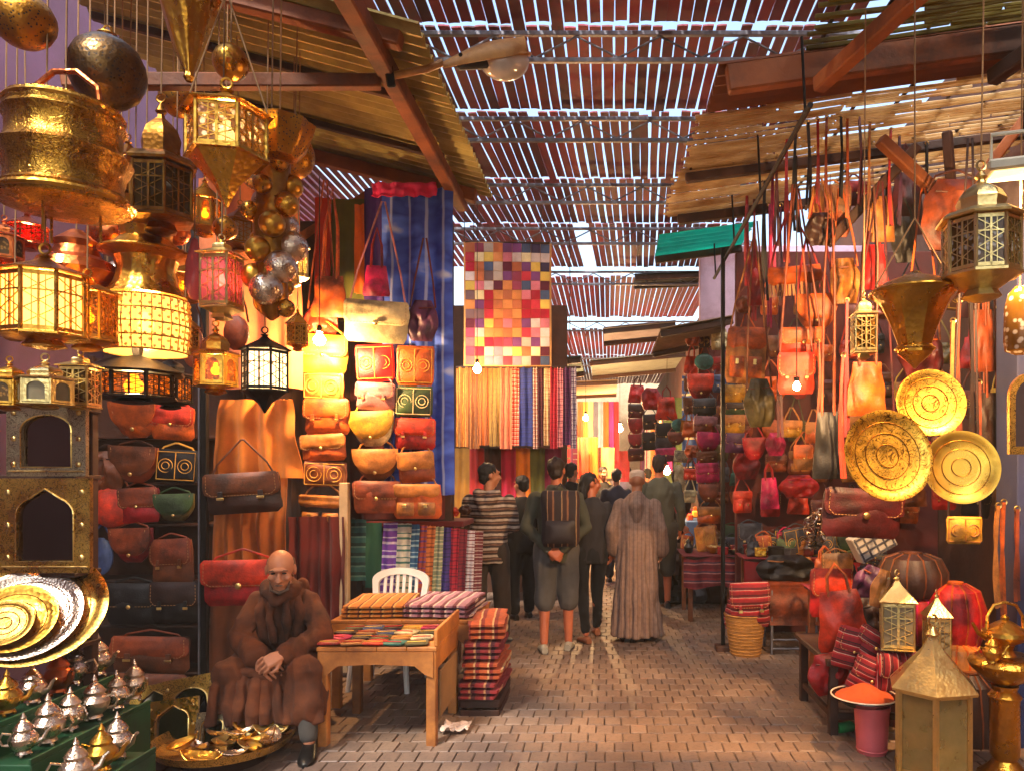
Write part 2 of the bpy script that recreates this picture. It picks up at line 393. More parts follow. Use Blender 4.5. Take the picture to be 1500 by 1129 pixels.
# ================================================================ slatted street roof
SLAT = mat('red_slat', (128, 46, 54), .7, 0, .35, 4, .4, 30, .004, stretch=(1, .2, 1), rnd=.26, dirt=(96, 60, 62))
roof = thing('slatted_roof', 'roof of narrow red slats with daylight between them over the lane', 'roof', (0, 0, 5))
slat_mesh = {}
TR = [5.62, 6.98, 8.6, 10.15, 12.35]
bays = [(3.6, 5.6, 0.0), (5.66, 6.95, .007), (7.01, 8.57, .05), (8.63, 10.12, .045), (10.18, 12.32, .04)]
rnd = random.Random(5)
for bi, (ya, yb, ang) in enumerate(bays):
    LN = yb - ya; variants = []
    for k in range(4):
        w = .081 + .004 * (k - 1.5)
        sm = MB().slab(lambda u, v, w=w, k=k: ((v - .5) * w + .003 * sin(u * 7 + k * 2) + ang * (u - .5) * LN, (u - .5) * LN, .003 * sin(v * pi) + .004 * sin(u * 5 + k)), 6, 2, .012).mesh('slat'); sm.materials.append(SLAT); variants.append(sm)
    x = -2.0
    while x < 1.85:
        if not (bi == 4 and -.42 < x < -.25):
            link('slat', rnd.choice(variants), SLAT, roof, (x + rnd.uniform(-.005, .005), (ya + yb) / 2 + (rnd.uniform(.05, .25) if rnd.random() < .06 else 0), rnd.uniform(-.006, .006)), (rnd.uniform(-.006, .006), rnd.uniform(-.09, .09), rnd.uniform(-.003, .003)))
        x += .0955
rest = MB(); x = -2.0
while x < 1.9:
    rest.box((x, -1.3, 0), (.083, 9.7, .012)); x += .0955
x = -2.1
while x > -4.4:
    rest.box((x, 10.1, 0), (.066, 4.4, .012)); x -= .0955
x = -2.2
while x < 1.9:
    for ya, yb in ((12.95, 16.3), (16.4, 20), (20.1, 26.5)):
        rest.box((x + .03 * (yb > 17), (ya + yb) / 2, rnd.uniform(-.02, .02) - (.25 if ya > 16 else 0)), (.083, yb - ya, .012))
    x += .0955
rest.build('slat_field', SLAT, roof, kind='stuff')
def truss(Y, label, x0=-2.1, x1=1.95, z=4.7, m=STEEL, h=.2):
    t = thing('roof_truss', label, 'truss', (0, Y, z), group='lattice trusses under the slatted roof')
    for dz in (0, h):
        MB().beam((x0, 0, dz), (x1, 0, dz), .035, .035).build('chord', m, t)
    n = 13; st = (x1 - x0) / n
    for i in range(n):
        a, b = x0 + i * st, x0 + (i + 1) * st
        MB().tube([(a, 0, .02 if i % 2 else h - .02), (b, 0, h - .02 if i % 2 else .02)], .009, 6).build('brace', m, t)
names = ['nearest', 'second nearest', 'third nearest', 'fourth nearest', 'farthest']
for y, nm in zip(TR, names): truss(y, nm + ' grey steel lattice truss under the red slats', z=4.72)
for y, nm in ((16.35, 'steel truss under the slats beyond the bright roof gap'), (20.05, 'deepest visible steel truss at the far end of the roof')): truss(y, nm, z=4.7 if y < 17 else 4.45)

# ================================================================ canopies of corrugated sheet
def sheet_mat(name, col, col2, holes=0, trans=.0, sx=.6, sy=14):
    m, t, b, out = nodes(name)
    n = noise_tex(t, 1.0, 6, .65, stretch=(2.2, 5, 1)); f = ramp(t, n.outputs['Fac'], [(.35, (0, 0, 0)), (.68, (1, 1, 1))])
    base = mixc(t, f, lin(col), lin(col2)); L(t, base, b.inputs['Base Color']); b.inputs['Roughness'].default_value = .6; b.inputs['Metallic'].default_value = .15
    n3 = noise_tex(t, 40, 4); bumpn(t, b, n3.outputs['Fac'], .3, .004)
    last = b.outputs[0]
    if trans:
        tl = N(t, 'BsdfTranslucent'); L(t, base, tl.inputs[0]); mx = N(t, 'MixShader'); mx.inputs[0].default_value = trans
        L(t, last, mx.inputs[1]); L(t, tl.outputs[0], mx.inputs[2]); last = mx.outputs[0]
    if holes:
        n2 = noise_tex(t, 1.0, 3, .6, stretch=(sx * 6, sy, 1)); f2 = ramp(t, n2.outputs['Fac'], [(1 - holes - .02, (0, 0, 0)), (1 - holes + .02, (1, 1, 1))])
        tr = N(t, 'BsdfTransparent'); mx = N(t, 'MixShader'); L(t, f2, mx.inputs[0]); L(t, last, mx.inputs[1]); L(t, tr.outputs[0], mx.inputs[2]); last = mx.outputs[0]
    L(t, last, out.inputs[0]); return m
def corrugated(x0, z0, x1, z1, y0, y1, pitch=.11, amp=.027, t=.004, dy=0):
    n = int((y1 - y0) / pitch * 6)
    return MB().slab(lambda u, v: (x0 + (x1 - x0) * v, y0 + (y1 - y0) * u + dy * v, z0 + (z1 - z0) * v + amp * sin(2 * pi * u * (y1 - y0) / pitch)), n, 4, t)
def flip(mb): return mb
TIN = sheet_mat('rusty_tin', (188, 168, 96), (120, 98, 48))
TIN2 = sheet_mat('tin_with_pinholes', (150, 118, 66), (104, 72, 36), holes=.3)
cl = thing('tin_canopy', 'rusty corrugated tin canopy sloping over the brass lamp stall', 'canopy', (-1.04, 4.15, 4.1))
for i, (a, b) in enumerate(((4.12, 5.02), (4.98, 5.92), (5.88, 6.78))):
    corrugated(-2.45, .66 - .006 * i, 0, .012 * i, a - 4.15, b - 4.15).build('corrugated_sheet', TIN, cl)
MB().beam((-.27, -.5, -.07), (-.27, 2.6, -.07), .1, .11, .01).build('eave_beam', WOODX, cl)
for y, s in ((.08, .09), (2.48, .11)):
    MB().beam((-2.4, y, .53), (-.12, y, -.02 - .01), s, s, .01).build('purlin', WOODX, cl)
for y in (.86, 1.76):
    MB().beam((-2.4, y, .585), (-.25, y, .02), .05, .05, .006).build('batten', WOODD, cl)
MB().beam((-1.85, 2.3, -.62), (-1.0, 2.4, -.02), .07, .08, .008).build('strut', WOODX, cl)
MB().beam((-1.9, -.1, -.35), (-.32, .35, -.12), .07, .08, .008).build('strut', WOODX, cl)
rm = thing('reed_mat', 'frayed pale reed mat laid above the near edge of the tin canopy', 'mat', (-1.75, 3.7, 4.25))
RE = mat('reed', (196, 160, 110), .9, 0, .3, 20, .5, 60, stretch=(8, 1, 1))
rr_ = random.Random(2)
for i in range(34):
    x = -.45 + i * .026
    MB().tube([(x, -.5 + rr_.uniform(-.06, .06), rr_.uniform(-.01, .01)), (x + rr_.uniform(-.02, .02), .36 + rr_.uniform(-.09, .05), -.02)], .011, 5).build('reed', RE, rm)
cr = thing('patched_canopy', 'patched corrugated canopy with pinholes of daylight over the leather stall', 'canopy', (.6, 3.2, 4.0))
MOSS = sheet_mat('mossy_sheet', (150, 138, 60), (100, 80, 34), trans=.45, )
PALE = sheet_mat('pale_reed_sheet', (240, 216, 168), (190, 140, 76), trans=.55)
RUST = sheet_mat('brown_sheet', (140, 78, 34), (96, 48, 20))
def csheet(x0, x1, y0, y1, m, dz=0): corrugated(x1, .14 * (x1) + dz, x0, .14 * x0 + dz, y0, y1).build('corrugated_sheet', m, cr)
def cane_mat(x0, x1, y0, y1, m, dz, step, miss, seed):
    rg = random.Random(seed); mb = MB(); y = y0
    while y < y1:
        y += step * rg.uniform(.85, 1.15); x = x0 + rg.uniform(-.05, .02)
        while x < x1:
            ln = rg.uniform(.35, 1.3); xe = min(x + ln, x1)
            if rg.random() > miss:
                w = step * rg.uniform(.28, .42); a, b = y + rg.uniform(-.006, .006), y + rg.uniform(-.006, .006)
                mb.tube([(x, a, .14 * x + dz), ((x + xe) / 2, (a + b) / 2 + rg.uniform(-.004, .004), .14 * (x + xe) / 2 + dz - .006), (xe, b, .14 * xe + dz)], w, 5)
            x = xe + rg.uniform(.0, .02)
    mb.build('cane_mat', m, cr, 40, kind='stuff')
    k = 0; x = x0 + .1
    while x < x1:
        MB().beam((x, y0, .14 * x + dz + .03), (x + rg.uniform(-.05, .05), y1, .14 * x + dz + .03), .02, .02, .003).build('tie_pole', WOODD, cr); x += .33
cane_mat(.55, 2.78, -.3, 1.2, MOSS, .03, .034, .3, 1); csheet(.05, 2.78, 1.16, 1.72, RUST, .0); cane_mat(.0, 1.0, 1.68, 2.6, PALE, -.02, .026, .24, 2); cane_mat(1.0, 2.78, 1.68, 2.6, PALE, -.02, .034, .42, 4); cane_mat(-.06, 1.0, 2.56, 3.55, PALE, -.05, .026, .24, 3); cane_mat(1.0, 2.78, 2.56, 3.55, PALE, -.05, .034, .48, 5)
MB().beam((.1, 1.2, -.06), (2.75, 1.2, .3), .08, .16, .01).build('fascia_board', WOODX, cr)
MB().beam((.0, 2.58, -.1), (2.75, 2.58, .26), .06, .07, .008).build('batten', WOODD, cr)
MB().beam((.02, 3.45, -.13), (2.75, 3.45, .22), .07, .08, .008).build('batten', WOODD, cr)
MB().beam((.62, 1.15, -.12), (1.02, .1, -.02), .08, .09, .008).build('rafter', WOODX, cr)
MB().beam((1.7, 1.3, -.0), (2.1, .1, .1), .08, .09, .008).build('rafter', WOODD, cr)
MB().beam((1.25, 1.9, -.1), (1.95, 2.1, -.6), .07, .08, .008).build('brace', WOODX, cr)
MB().beam((.95, 2.1, -.75), (1.55, 2.0, -.1), .06, .07, .008).build('brace', WOODD, cr)
MB().beam((1.75, 2.0, .0), (1.85, 2.1, -.65), .06, .06, .008).build('brace', WOODD, cr)
MB().beam((2.3, 2.0, .1), (1.8, 2.15, -.6), .07, .07, .008).build('brace', WOODX, cr)
rail = thing('hanging_rail', 'dark iron rail along the right stalls carrying the strapped bags', 'rail', (1.08, 4.0, 3.6))
MB().tube([(0, 0, 0), (0, 3.6, 0)], .016, 8).build('bar', IRON, rail)
for y in (.1, 1.3, 2.4, 3.5): MB().tube([(0, y, 0), (-.02, y, .42)], .008, 6).build('hanger', IRON, rail)
post = thing('rail_post', 'thin dark post holding the hanging rail beside the red straps', 'post', (1.06, 6.9, 0))
MB().box((0, 0, 1.85), (.036, .036, 3.7), ch=.004).build('upright', IRON, post); MB().box((0, 0, .03), (.14, .14, .06), ch=.01).build('foot', WOODD, post)
def awning(label, px0, px1, py, Y, dz, depth, m, cat='awning', lift=.1):
    a, b = W(px0, py, Y), W(px1, py, Y)
    t = thing('awning', label, cat, a)
    corrugated(0, 0, b.x - a.x, lift, 0, depth, .12, .015).build('corrugated_sheet', m, t)
    if 'turquoise' not in label: MB().beam((0, .05, -.05), (b.x - a.x, .05, lift - .05), .05, .07, .006).build('front_bar', WOODD, t)
    MB().beam((0, depth - .05, -.05), (b.x - a.x, depth - .05, lift - .05), .05, .07, .006).build('rear_bar', WOODD, t)
awning('turquoise sheet tucked under the end of the patched canopy', 966, 1105, 345, 7.0, 0, .7, sheet_mat('turquoise_sheet', (60, 236, 214), (40, 200, 186), trans=.85), lift=.12)
awning('dark brown plank awning beside the lilac wall', 968, 1075, 482, 8.4, 0, 1.6, mat('grey_plank', (150, 120, 84), .8, 0, .4, 5, .5, 30), lift=.15)
awning('thin grey awning below the bright roof gap', 884, 990, 480, 11.0, 0, 1.2, mat('grey_tin', (160, 150, 156), .6, .2, .3, 4, .3, 30), lift=.1)
awning('grey green tarpaulin awning far down the lane', 864, 1005, 528, 12.5, 0, 2.0, mat('grey_green_tarp', (160, 164, 150), .8, 0, .3, 3, .3, 30), lift=.15)
awning('grey green awning behind the hanging scarves', 798, 850, 528, 10.3, 0, 1.6, mat('green_tarp', (70, 92, 84), .8, 0, .3, 3, .3, 30), lift=.06)
awning('black and yellow panel lying across the bright roof gap', 930, 1030, 402, 12.2, 0, .7, mat('dark_panel', (40, 34, 26), .8, 0, .3, 2, .3, 30), 'panel', lift=.05)
awning('pale board awning over the far left stalls', 815, 905, 560, 14.5, 0, 2.5, mat('pale_board', (190, 160, 120), .8, 0, .3, 2, .3, 30), lift=.05)

# ================================================================ street lamp head
sp0 = W(655, 100, 4.5)
st = thing('street_lamp', 'tan cobra head street lamp with clear glass bowl on a short arm', 'street lamp', sp0, rot=(R(24), R(-9), R(12)))
TANP = mat('tan_enamel', (214, 158, 86), .5, 0, .2, 5, .2, 60, dirt=(150, 96, 44))
def housing(u, v):   # u along, v around
    x = -.02 + u * .5; w = .03 + .085 * min(1, (u * 2.2)) ** .8 * (1 - max(0, u - .82) * 3.2); hgt = .03 + .07 * sin(min(1, u * 1.15) * pi * .62)
    a = v * pi
    return (x, -cos(a) * w, sin(a) * hgt + .05 * u)
MB().slab(housing, 20, 14, .008).build('housing', TANP, st)
MB().box((.16, 0, .01), (.2, .13, .05), ch=.012).build('gear_box', mat('dark_plastic', (40, 36, 34), .6, 0, .2, 10), st)
bowl = MB()
bowl.ball((.35, 0, .02), (.15, .1, .11), 22, 14)
bowl.build('glass_bowl', mat('lamp_bowl_glass', (206, 202, 196), .16, .25, .15, 8, .1, 40), st)
MB().torus((0, 0, 0), .1, .012, 24, 6, M=Matrix.Translation(V((.37, 0, .055))) @ Matrix.Diagonal((1.35, .98, 1, 1))).build('bowl_rim', TANP, st)
MB().tube([(-.02, 0, .03), (-.12, 0, .0), (-.34, 0, -.03)], .022, 10).build('arm', TANP, st)
MB().box((-.34, 0, -.03), (.05, .09, .12), ch=.008).build('bracket', IRON, st)
for x in (.08, .3): MB().tube([(x, -.09, .06), (x, -.105, .06)], .012, 8).build('bolt', IRON, st)
# ================================================================ lamps
def point(parent, loc, power, col=(1, .58, .25), radius=.04):
    l = bpy.data.lights.new('lamp_light', 'POINT'); l.energy = power; l.color = col; l.shadow_soft_size = radius
    o = bpy.data.objects.new('lamp_light', l); COL.objects.link(o); o.parent = parent; o.location = loc; return o
def roof_at(p): return 4.7 if p.y < 4.15 or p.x > 0 else 4.1 + max(0, -(p.x + 1.04)) * .27 - .03
def cord(t, z0, ztop, m=CORD, r=.004, x=0, sway=.0):
    MB().tube([(x, 0, z0), (x + sway * .5, 0, (z0 + ztop) / 2), (x + sway, 0, ztop)], r, 5).build('cord', m, t)
def bulb(t, z, r=.03, m=None):
    pr = [(.012, 1.7), (.013, 1.35), (.5, .9), (.95, .3), (1, 0), (.85, -.5), (.5, -.88), (.05, -1)]
    MB().lathe([(max(a, .4 if i < 2 else a) * r, z + b * r) for i, (a, b) in enumerate(pr)], 14).build('bulb', m or glow('bulb_glow', (255, 214, 140), 60), t)
AMB = glassy('amber_glass', (220, 160, 70), .3, etched=60); CLR = glassy('dusty_glass', (226, 210, 170), .5); LITG = glassy('lit_glass', (196, 150, 84), .25, emit=.7, ecol=(255, 196, 100))
LITW = glassy('lit_white_glass', (206, 170, 112), .2, emit=.9, ecol=(255, 226, 170)); REDG = glassy('red_glass', (190, 30, 24), .3); PNKG = glassy('rose_glass', (196, 120, 130), .3); WHTG = glassy('milky_glass', (236, 226, 210), .12, etched=30)

def lantern(label, px, ytop, ybot, wpx, Y, n=6, metal=BR, pane=AMB, body=(.2, .66), roof='dome', ztop=4.05, light=0, rz=.3, cords=1, foot=True, cat='lantern', lit=(1, .62, .28), arch=False, plain=False):
    """polygonal lantern: base, posts, one pane a side, roof, finial, ring, cord; measured by its outline in the photo"""
    a = W(px, ybot, Y); h = S(ybot - ytop, Y); r = S(wpx, Y) / 2
    t = thing('lantern', label, cat, a, rz)
    if ztop and a.x < 0: ztop = roof_at(a)
    z0, z1 = body[0] * h, body[1] * h
    prof = [(.22 * r, 0), (.5 * r, .03 * h), (.4 * r, .08 * h), (.86 * r, z0 - .03 * h), (1.0 * r, z0 - .02 * h), (1.0 * r, z0), (.9 * r, z0 + .004)] if foot else [(.03 * r, 0), (.3 * r, z0 * .45), (.88 * r, z0 - .02 * h), (1.0 * r, z0 - .015 * h), (1.0 * r, z0), (.9 * r, z0 + .004)]
    MB().lathe(prof, n).build('base', metal, t)
    for k in range(n):
        q = 2 * pi * k / n; c, s = cos(q) * r * .92, sin(q) * r * .92
        MB().tube([(c, s, z0), (c, s, z1)], r * .055, 6).build('corner_post', metal, t)
        q2 = q + pi / n; w = 2 * r * .92 * sin(pi / n) - r * .08; d = r * .9 * cos(pi / n)
        p = MB()
        p.box((0, 0, 0), (w, .003, z1 - z0 - .01))
        po = p.build('pane', pane, t, loc=(cos(q2) * d, sin(q2) * d, (z0 + z1) / 2), rot=(0, 0, q2 + pi / 2))
        hw, hh = w / 2, (z1 - z0) / 2 - .004
        if plain:
            g_ = MB()
            for x0, z0_, sx, sz in ((0, hh * .97, w, hh * .06), (0, -hh * .97, w, hh * .06), (-hw * .96, 0, w * .05, 2 * hh), (hw * .96, 0, w * .05, 2 * hh)): g_.box((x0, -.004, z0_), (sx, .006, sz))
            g_.build('grille', metal, po)
        elif arch:
            m_ = 12; inn = [(cos(pi * i / m_) * hw * .7, hh * .25 + sin(pi * i / m_) * hh * .55) for i in range(m_ + 1)] + [(-hw * .7, -hh * .8), (hw * .7, -hh * .8)]
            out_ = [(hw, hh * .25)] + [(hw, hh) if i < 6 else (-hw, hh) for i in range(1, m_)] + [(-hw, hh * .25), (-hw, -hh), (hw, -hh)]
            MB().ring(out_, inn, -.008, .003).build('grille', metal, po)
        else:
            g_ = MB()
            for x0, z0_, sx, sz in ((0, hh * .92, w, hh * .14), (0, -hh * .92, w, hh * .14), (0, 0, w * .08, 2 * hh), (0, hh * .35, w, hh * .05)): g_.box((x0, -.004, z0_), (sx, .006, sz))
            for s_ in (-1, 1):
                for q0 in (-.8, -.27, .27): g_.beam((-s_ * hw * .95, -.004, q0 * hh), (s_ * hw * .95, -.004, (q0 + .53) * hh), .0035, .004, 0)
                g_.beam((s_ * hw * .45, -.004, -hh), (s_ * hw * .45, -.004, hh), .0035, .004, 0)
            g_.build('grille', metal, po)
    if roof == 'dome':
        pr = [(1.1 * r, z1), (1.12 * r, z1 + .015 * h), (.95 * r, z1 + .05 * h), (.6 * r, z1 + .07 * h), (.58 * r, z1 + .1 * h), (.62 * r, z1 + .15 * h), (.5 * r, z1 + .21 * h), (.3 * r, z1 + .25 * h), (.12 * r, z1 + .28 * h), (.1 * r, z1 + .3 * h)]
    elif roof == 'cone':
        pr = [(1.1 * r, z1), (1.12 * r, z1 + .015 * h), (.7 * r, z1 + .12 * h), (.3 * r, z1 + .22 * h), (.1 * r, z1 + .3 * h)]
    else:
        pr = [(1.15 * r, z1), (1.18 * r, z1 + .02 * h), (.75 * r, z1 + .1 * h), (.42 * r, z1 + .16 * h), (.42 * r, z1 + .24 * h), (.34 * r, z1 + .28 * h), (.1 * r, z1 + .3 * h)]
    k = (h - z1) / (.34 * h)
    pr = [(a_, z1 + (b_ - z1) * k * .92) for a_, b_ in pr]
    ro = MB().lathe(pr, n).build('roof', metal, t)
    MB().lathe([(.1 * r, pr[-1][1]), (.17 * r, pr[-1][1] + .02 * h), (.05 * r, h * .985), (.02 * r, h)], 10).build('finial', metal, ro)
    MB().torus((0, 0, h + r * .12), r * .13, r * .035, 14, 5, M=Matrix.Rotation(pi / 2, 4, 'X')).build('ring', metal, t)
    if ztop and a.z + h < ztop:
        if cords == 1: cord(t, h + r * .22, ztop - a.z, sway=.02)
        else:
            zz = h + r * 2.4
            for s in (-1, 1): MB().tube([(s * r * .95, 0, z1 + .02), (0, 0, zz)], .004, 5).build('cord', CORD, t)
            cord(t, zz, max(ztop - a.z, zz + .1))
    if light:
        bulb(t, (z0 + z1) / 2, r * .22); point(t, (0, 0, (z0 + z1) / 2), light, lit, r * .22)
    return t
def turned(name, label, px, ytop, ybot, wpx, Y, prof, metal, cat='lamp', ztop=4.05, n=32, mod=None, extra=None, rot=None, hang=True):
    """a turned brass lamp; prof is (radius 0..1, height 0..1)"""
    a = W(px, ybot, Y); h = S(ybot - ytop, Y); r = S(wpx, Y) / 2
    t = thing(name, label, cat, a, rot=rot)
    if a.x < 0: ztop = roof_at(a)
    MB().lathe([(max(p * r, .002), q * h) for p, q in prof], n, mod=mod).build('body', metal, t)
    if hang and a.z + h < ztop: cord(t, h - .01, ztop - a.z, sway=.015)
    if extra: extra(t, r, h)
    return t
def hband(t, r, z, m, tk=.012): MB().torus((0, 0, z), r, tk, 28, 6).build('rim', m, t)

# --- left hanging lamps, near rank
globe = [(.03, 0), (.18, .01), (.5, .07), (.8, .2), (.97, .38), (1, .5), (.97, .62), (.8, .8), (.5, .92), (.25, .97), (.2, 1)]
def gx(t, r, h):
    hband(t, r * .22, h, BR, r * .05); MB().torus((0, 0, h + r * .15), r * .12, r * .03, 12, 5, M=Matrix.Rotation(pi / 2, 4, 'X')).build('ring', BR, t)
turned('globe_lamp', 'brass globe lamp cut by the top left corner of the picture', 34, -10, 70, 84, 3.3, globe, BRP, extra=gx)
turned('globe_lamp', 'dark pierced globe lamp hanging against the purple wall', 157, 52, 160, 102, 3.5, globe, brass('dark_pierced', (120, 92, 58), .28, relief='pierced', rs=60, amt=.7), extra=gx)
def bigx(t, r, h):
    hband(t, r * .84, h * .96, BR); hband(t, r * .98, h * .1, BR, .014)
    MB().tube([(-.6 * r, 0, h * .97), (-.55 * r, 0, h * 1.2), (-.2 * r, 0, h * 1.36), (.2 * r, 0, h * 1.36), (.55 * r, 0, h * 1.2), (.6 * r, 0, h * .97)], r * .05, 8).build('handle', COP, t)
    for k in range(3): MB().tube([(cos(k * 2.1 + .5) * r * .5, sin(k * 2.1 + .5) * r * .5, 0), (cos(k * 2.1 + .5) * r * .5, sin(k * 2.1 + .5) * r * .5, -h * .25)], .006, 6).build('pendant_rod', BR, t)
turned('bowl_lamp', 'huge tiered brass bowl lamp with arched handle at the left edge', 96, 160, 312, 172, 3.2,
       [(.05, 0), (.6, .0), (.95, .05), (1, .1), (.93, .13), (.95, .16), (.86, .2), (.84, .3), (.88, .38), (.97, .5), (.99, .53), (.93, .56), (.86, .6), (.82, .7), (.83, .8), (.9, .86), (.85, .9), (.86, .95), (.84, 1), (.78, 1), (.76, .62)], brass('brass_chased', (206, 150, 58), .22, amt=.75, relief='engraved', rs=38, strength=.9), n=48, extra=bigx, mod=lambda a, u: 1 + .012 * sin(a * 12))
lantern('tall dark brass lantern with domed top hanging beside the purple wall', 236, 150, 345, 92, 3.9, 6, BRD, glassy('smoky_glass', (120, 92, 50), .35, etched=40), (.12, .5), 'dome', rz=.1)
turned('cone_lamp', 'twisted brass cone lamp pointing down near the top edge', 277, -30, 120, 84, 3.5, [(.1, 0), (.18, .04), (.14, .08), (.5, .35), (.85, .7), (1, .82), (.7, .9), (.35, .96), (.2, 1)], BR, n=40,
       mod=lambda a, u: 1 + .09 * sin(a * 7 + u * 9))
lantern('brass lantern with milky white panes hung on two cords', 332, 130, 305, 118, 3.5, 6, BR, WHTG, (.42, .78), 'cone', cords=2, foot=False, rz=.2, light=9)  # glow inside is added to brighten the lamp stall
def bulbs(t, r, h):
    rg = random.Random(4)
    for k in range(22):
        a = k * 2.4; z = h * (.06 + .84 * k / 22); q = r * (.52 if k % 2 else .62) * (.7 + .3 * sin(k / 22 * pi))
        MB().ball((cos(a) * q, sin(a) * q, z), r * (.3 + .1 * (k % 3)), 14, 9).build('boss', (BRP, BR, SIL)[k % 3], t)
turned('cluster_lamp', 'tall cluster lamp of bulging pierced brass balls', 398, 168, 470, 92, 3.9, [(.05, 0), (.3, .03), (.5, .1), (.45, .3), (.55, .45), (.45, .6), (.6, .8), (.5, .9), (.25, .96), (.1, 1)], BRD, extra=bulbs)
turned('cup_lamp', 'fluted brass cup lamp at the top of the ball cluster', 410, 182, 235, 96, 3.8, [(.15, 0), (.5, .06), (.8, .4), (.95, .8), (1, 1), (.9, 1), (.7, .4)], BRP, n=36, mod=lambda a, u: 1 + .05 * sin(a * 9))
for i, (px, yt, yb, w, Y, nm) in enumerate(((22, 395, 500, 60, 3.7, 'narrow amber glass lantern at the very left edge above the mirrors'), (66, 372, 512, 116, 3.3, 'large lit amber glass lantern above the silvered mirror frame'), (128, 405, 515, 84, 3.6, 'smaller amber lantern between the large lit one and the beaded drum'))):
    lantern(nm, px, yt, yb, w, Y, 8 if i else 6, BR, LITG if i == 1 else AMB, (.14, .76), 'cone', light=(7, 16, 9)[i], rz=.1 * i)  # the large one is lit; the light in its neighbours is added
turned('copper_lamp', 'red copper bowl lamp above the amber lanterns', 112, 338, 425, 108, 3.9, [(.1, 0), (.5, .02), (.85, .12), (1, .3), (.9, .45), (.6, .55), (.5, .7), (.55, .8), (.3, .92), (.15, 1)], COP)
turned('copper_lamp', 'small copper lamp hanging behind the handle of the bowl lamp', 165, 318, 372, 66, 4.2, globe, COP, extra=gx)
def drumx(t, r, h):
    z0, z1 = .02 * h, .36 * h; d = MB().lathe([(.9 * r, z0), (.96 * r, (z0 + z1) / 2), (.9 * r, z1)], 28, cap=False).build('shade', glassy('beaded_glass', (150, 108, 50), .15, emit=.5, ecol=(255, 190, 90)), t)
    rg = MB()
    for z in (z0, z0 + .085 * h, z0 + .17 * h, z0 + .255 * h, z1): rg.torus((0, 0, z), r * (.93 if z in (z0, z1) else .97), .005, 32, 5)
    rg.build('hoop', BR, d)
    rg = MB()
    for k in range(28): a = 2 * pi * k / 28; rg.tube([(cos(a) * r * .92, sin(a) * r * .92, z0), (cos(a) * r * .985, sin(a) * r * .985, (z0 + z1) / 2), (cos(a) * r * .92, sin(a) * r * .92, z1)], .0035, 4)
    rg.build('wire', BR, d)
    bd_ = MB()
    for j in range(9):
        for k in range(30): a = 2 * pi * (k + .5 * (j % 2)) / 30; q_ = r * (.94 + .04 * sin(pi * (j + .5) / 9)); bd_.ball((cos(a) * q_, sin(a) * q_, z0 + (z1 - z0) * (j + .5) / 9), .0085, 6, 4)
    bd_.build('bead', glassy('glass_bead', (240, 214, 150), .3, rough=.05), d, kind='stuff')
    hband(t, r * 1.0, .66 * h, BR, .008); bulb(t, .2 * h, .04); point(t, (0, 0, .2 * h), 26, radius=.05)
turned('drum_lamp', 'big beaded brass drum lamp glowing white under a wide pleated brim', 214, 295, 522, 118, 4.0, [(.6, .37), (.9, .38), (.7, .46), (.62, .55), (.7, .62), (1.0, .655), (1.0, .67), (.75, .7), (.55, .75), (.62, .9), (.75, .98), (.4, 1), (.1, 1)], BR, n=48, mod=lambda a, u: 1 + .025 * sin(a * 16), extra=drumx)
lantern('square brass lantern with a rose rosette pane below the white paned lantern', 325, 352, 470, 62, 3.8, 4, BRL, PNKG, (.16, .8), 'flat', rz=.78 - .1, cords=1, light=6)  # light inside is added to lift the brass around it
turned('rose_lamp', 'slim rose glass lamp hanging left of the square rosette lantern', 285, 350, 440, 26, 4.0, [(.2, 0), (.6, .05), (1, .25), (.9, .6), (.5, .85), (.3, 1)], PNKG)
lantern('bright lit lantern with a pointed bottom in front of the orange garment', 388, 488, 605, 68, 4.3, 6, IRON, LITW, (.28, .78), 'cone', light=70, foot=False, rz=.15, lit=(1, .68, .36))
lantern('small brass minaret lantern with arched windows left of the bright lit one', 316, 478, 578, 62, 4.3, 6, BR, AMB, (.14, .56), 'dome', arch=True, light=9)  # carries an added light that brightens the lamps nearby
lantern('wide black iron lantern above the orange flap bags', 196, 490, 592, 118, 4.2, 8, IRON, AMB, (.1, .42), 'flat', rz=.05, light=22)  # its light is added to brighten the bags on the shelves
lantern('black iron lantern hanging beside the dark post', 250, 520, 600, 60, 4.6, 6, IRON, AMB, (.14, .6), 'dome', light=24)  # lit by an added light meant for the rear shelves
lantern('pale brass lantern with arched windows over the silvered mirror', 66, 528, 600, 76, 3.5, 6, BRL, CLR, (.12, .6), 'dome', arch=True, ztop=0)
lantern('brass lantern with arched windows at the left edge over the silvered mirror', 14, 530, 602, 60, 3.5, 6, BR, AMB, (.12, .62), 'dome', arch=True, ztop=0)
lantern('plain yellow brass box lantern right of the arched window lantern', 118, 520, 602, 56, 3.7, 4, BRL, AMB, (.08, .78), 'flat', rz=.9, ztop=0)
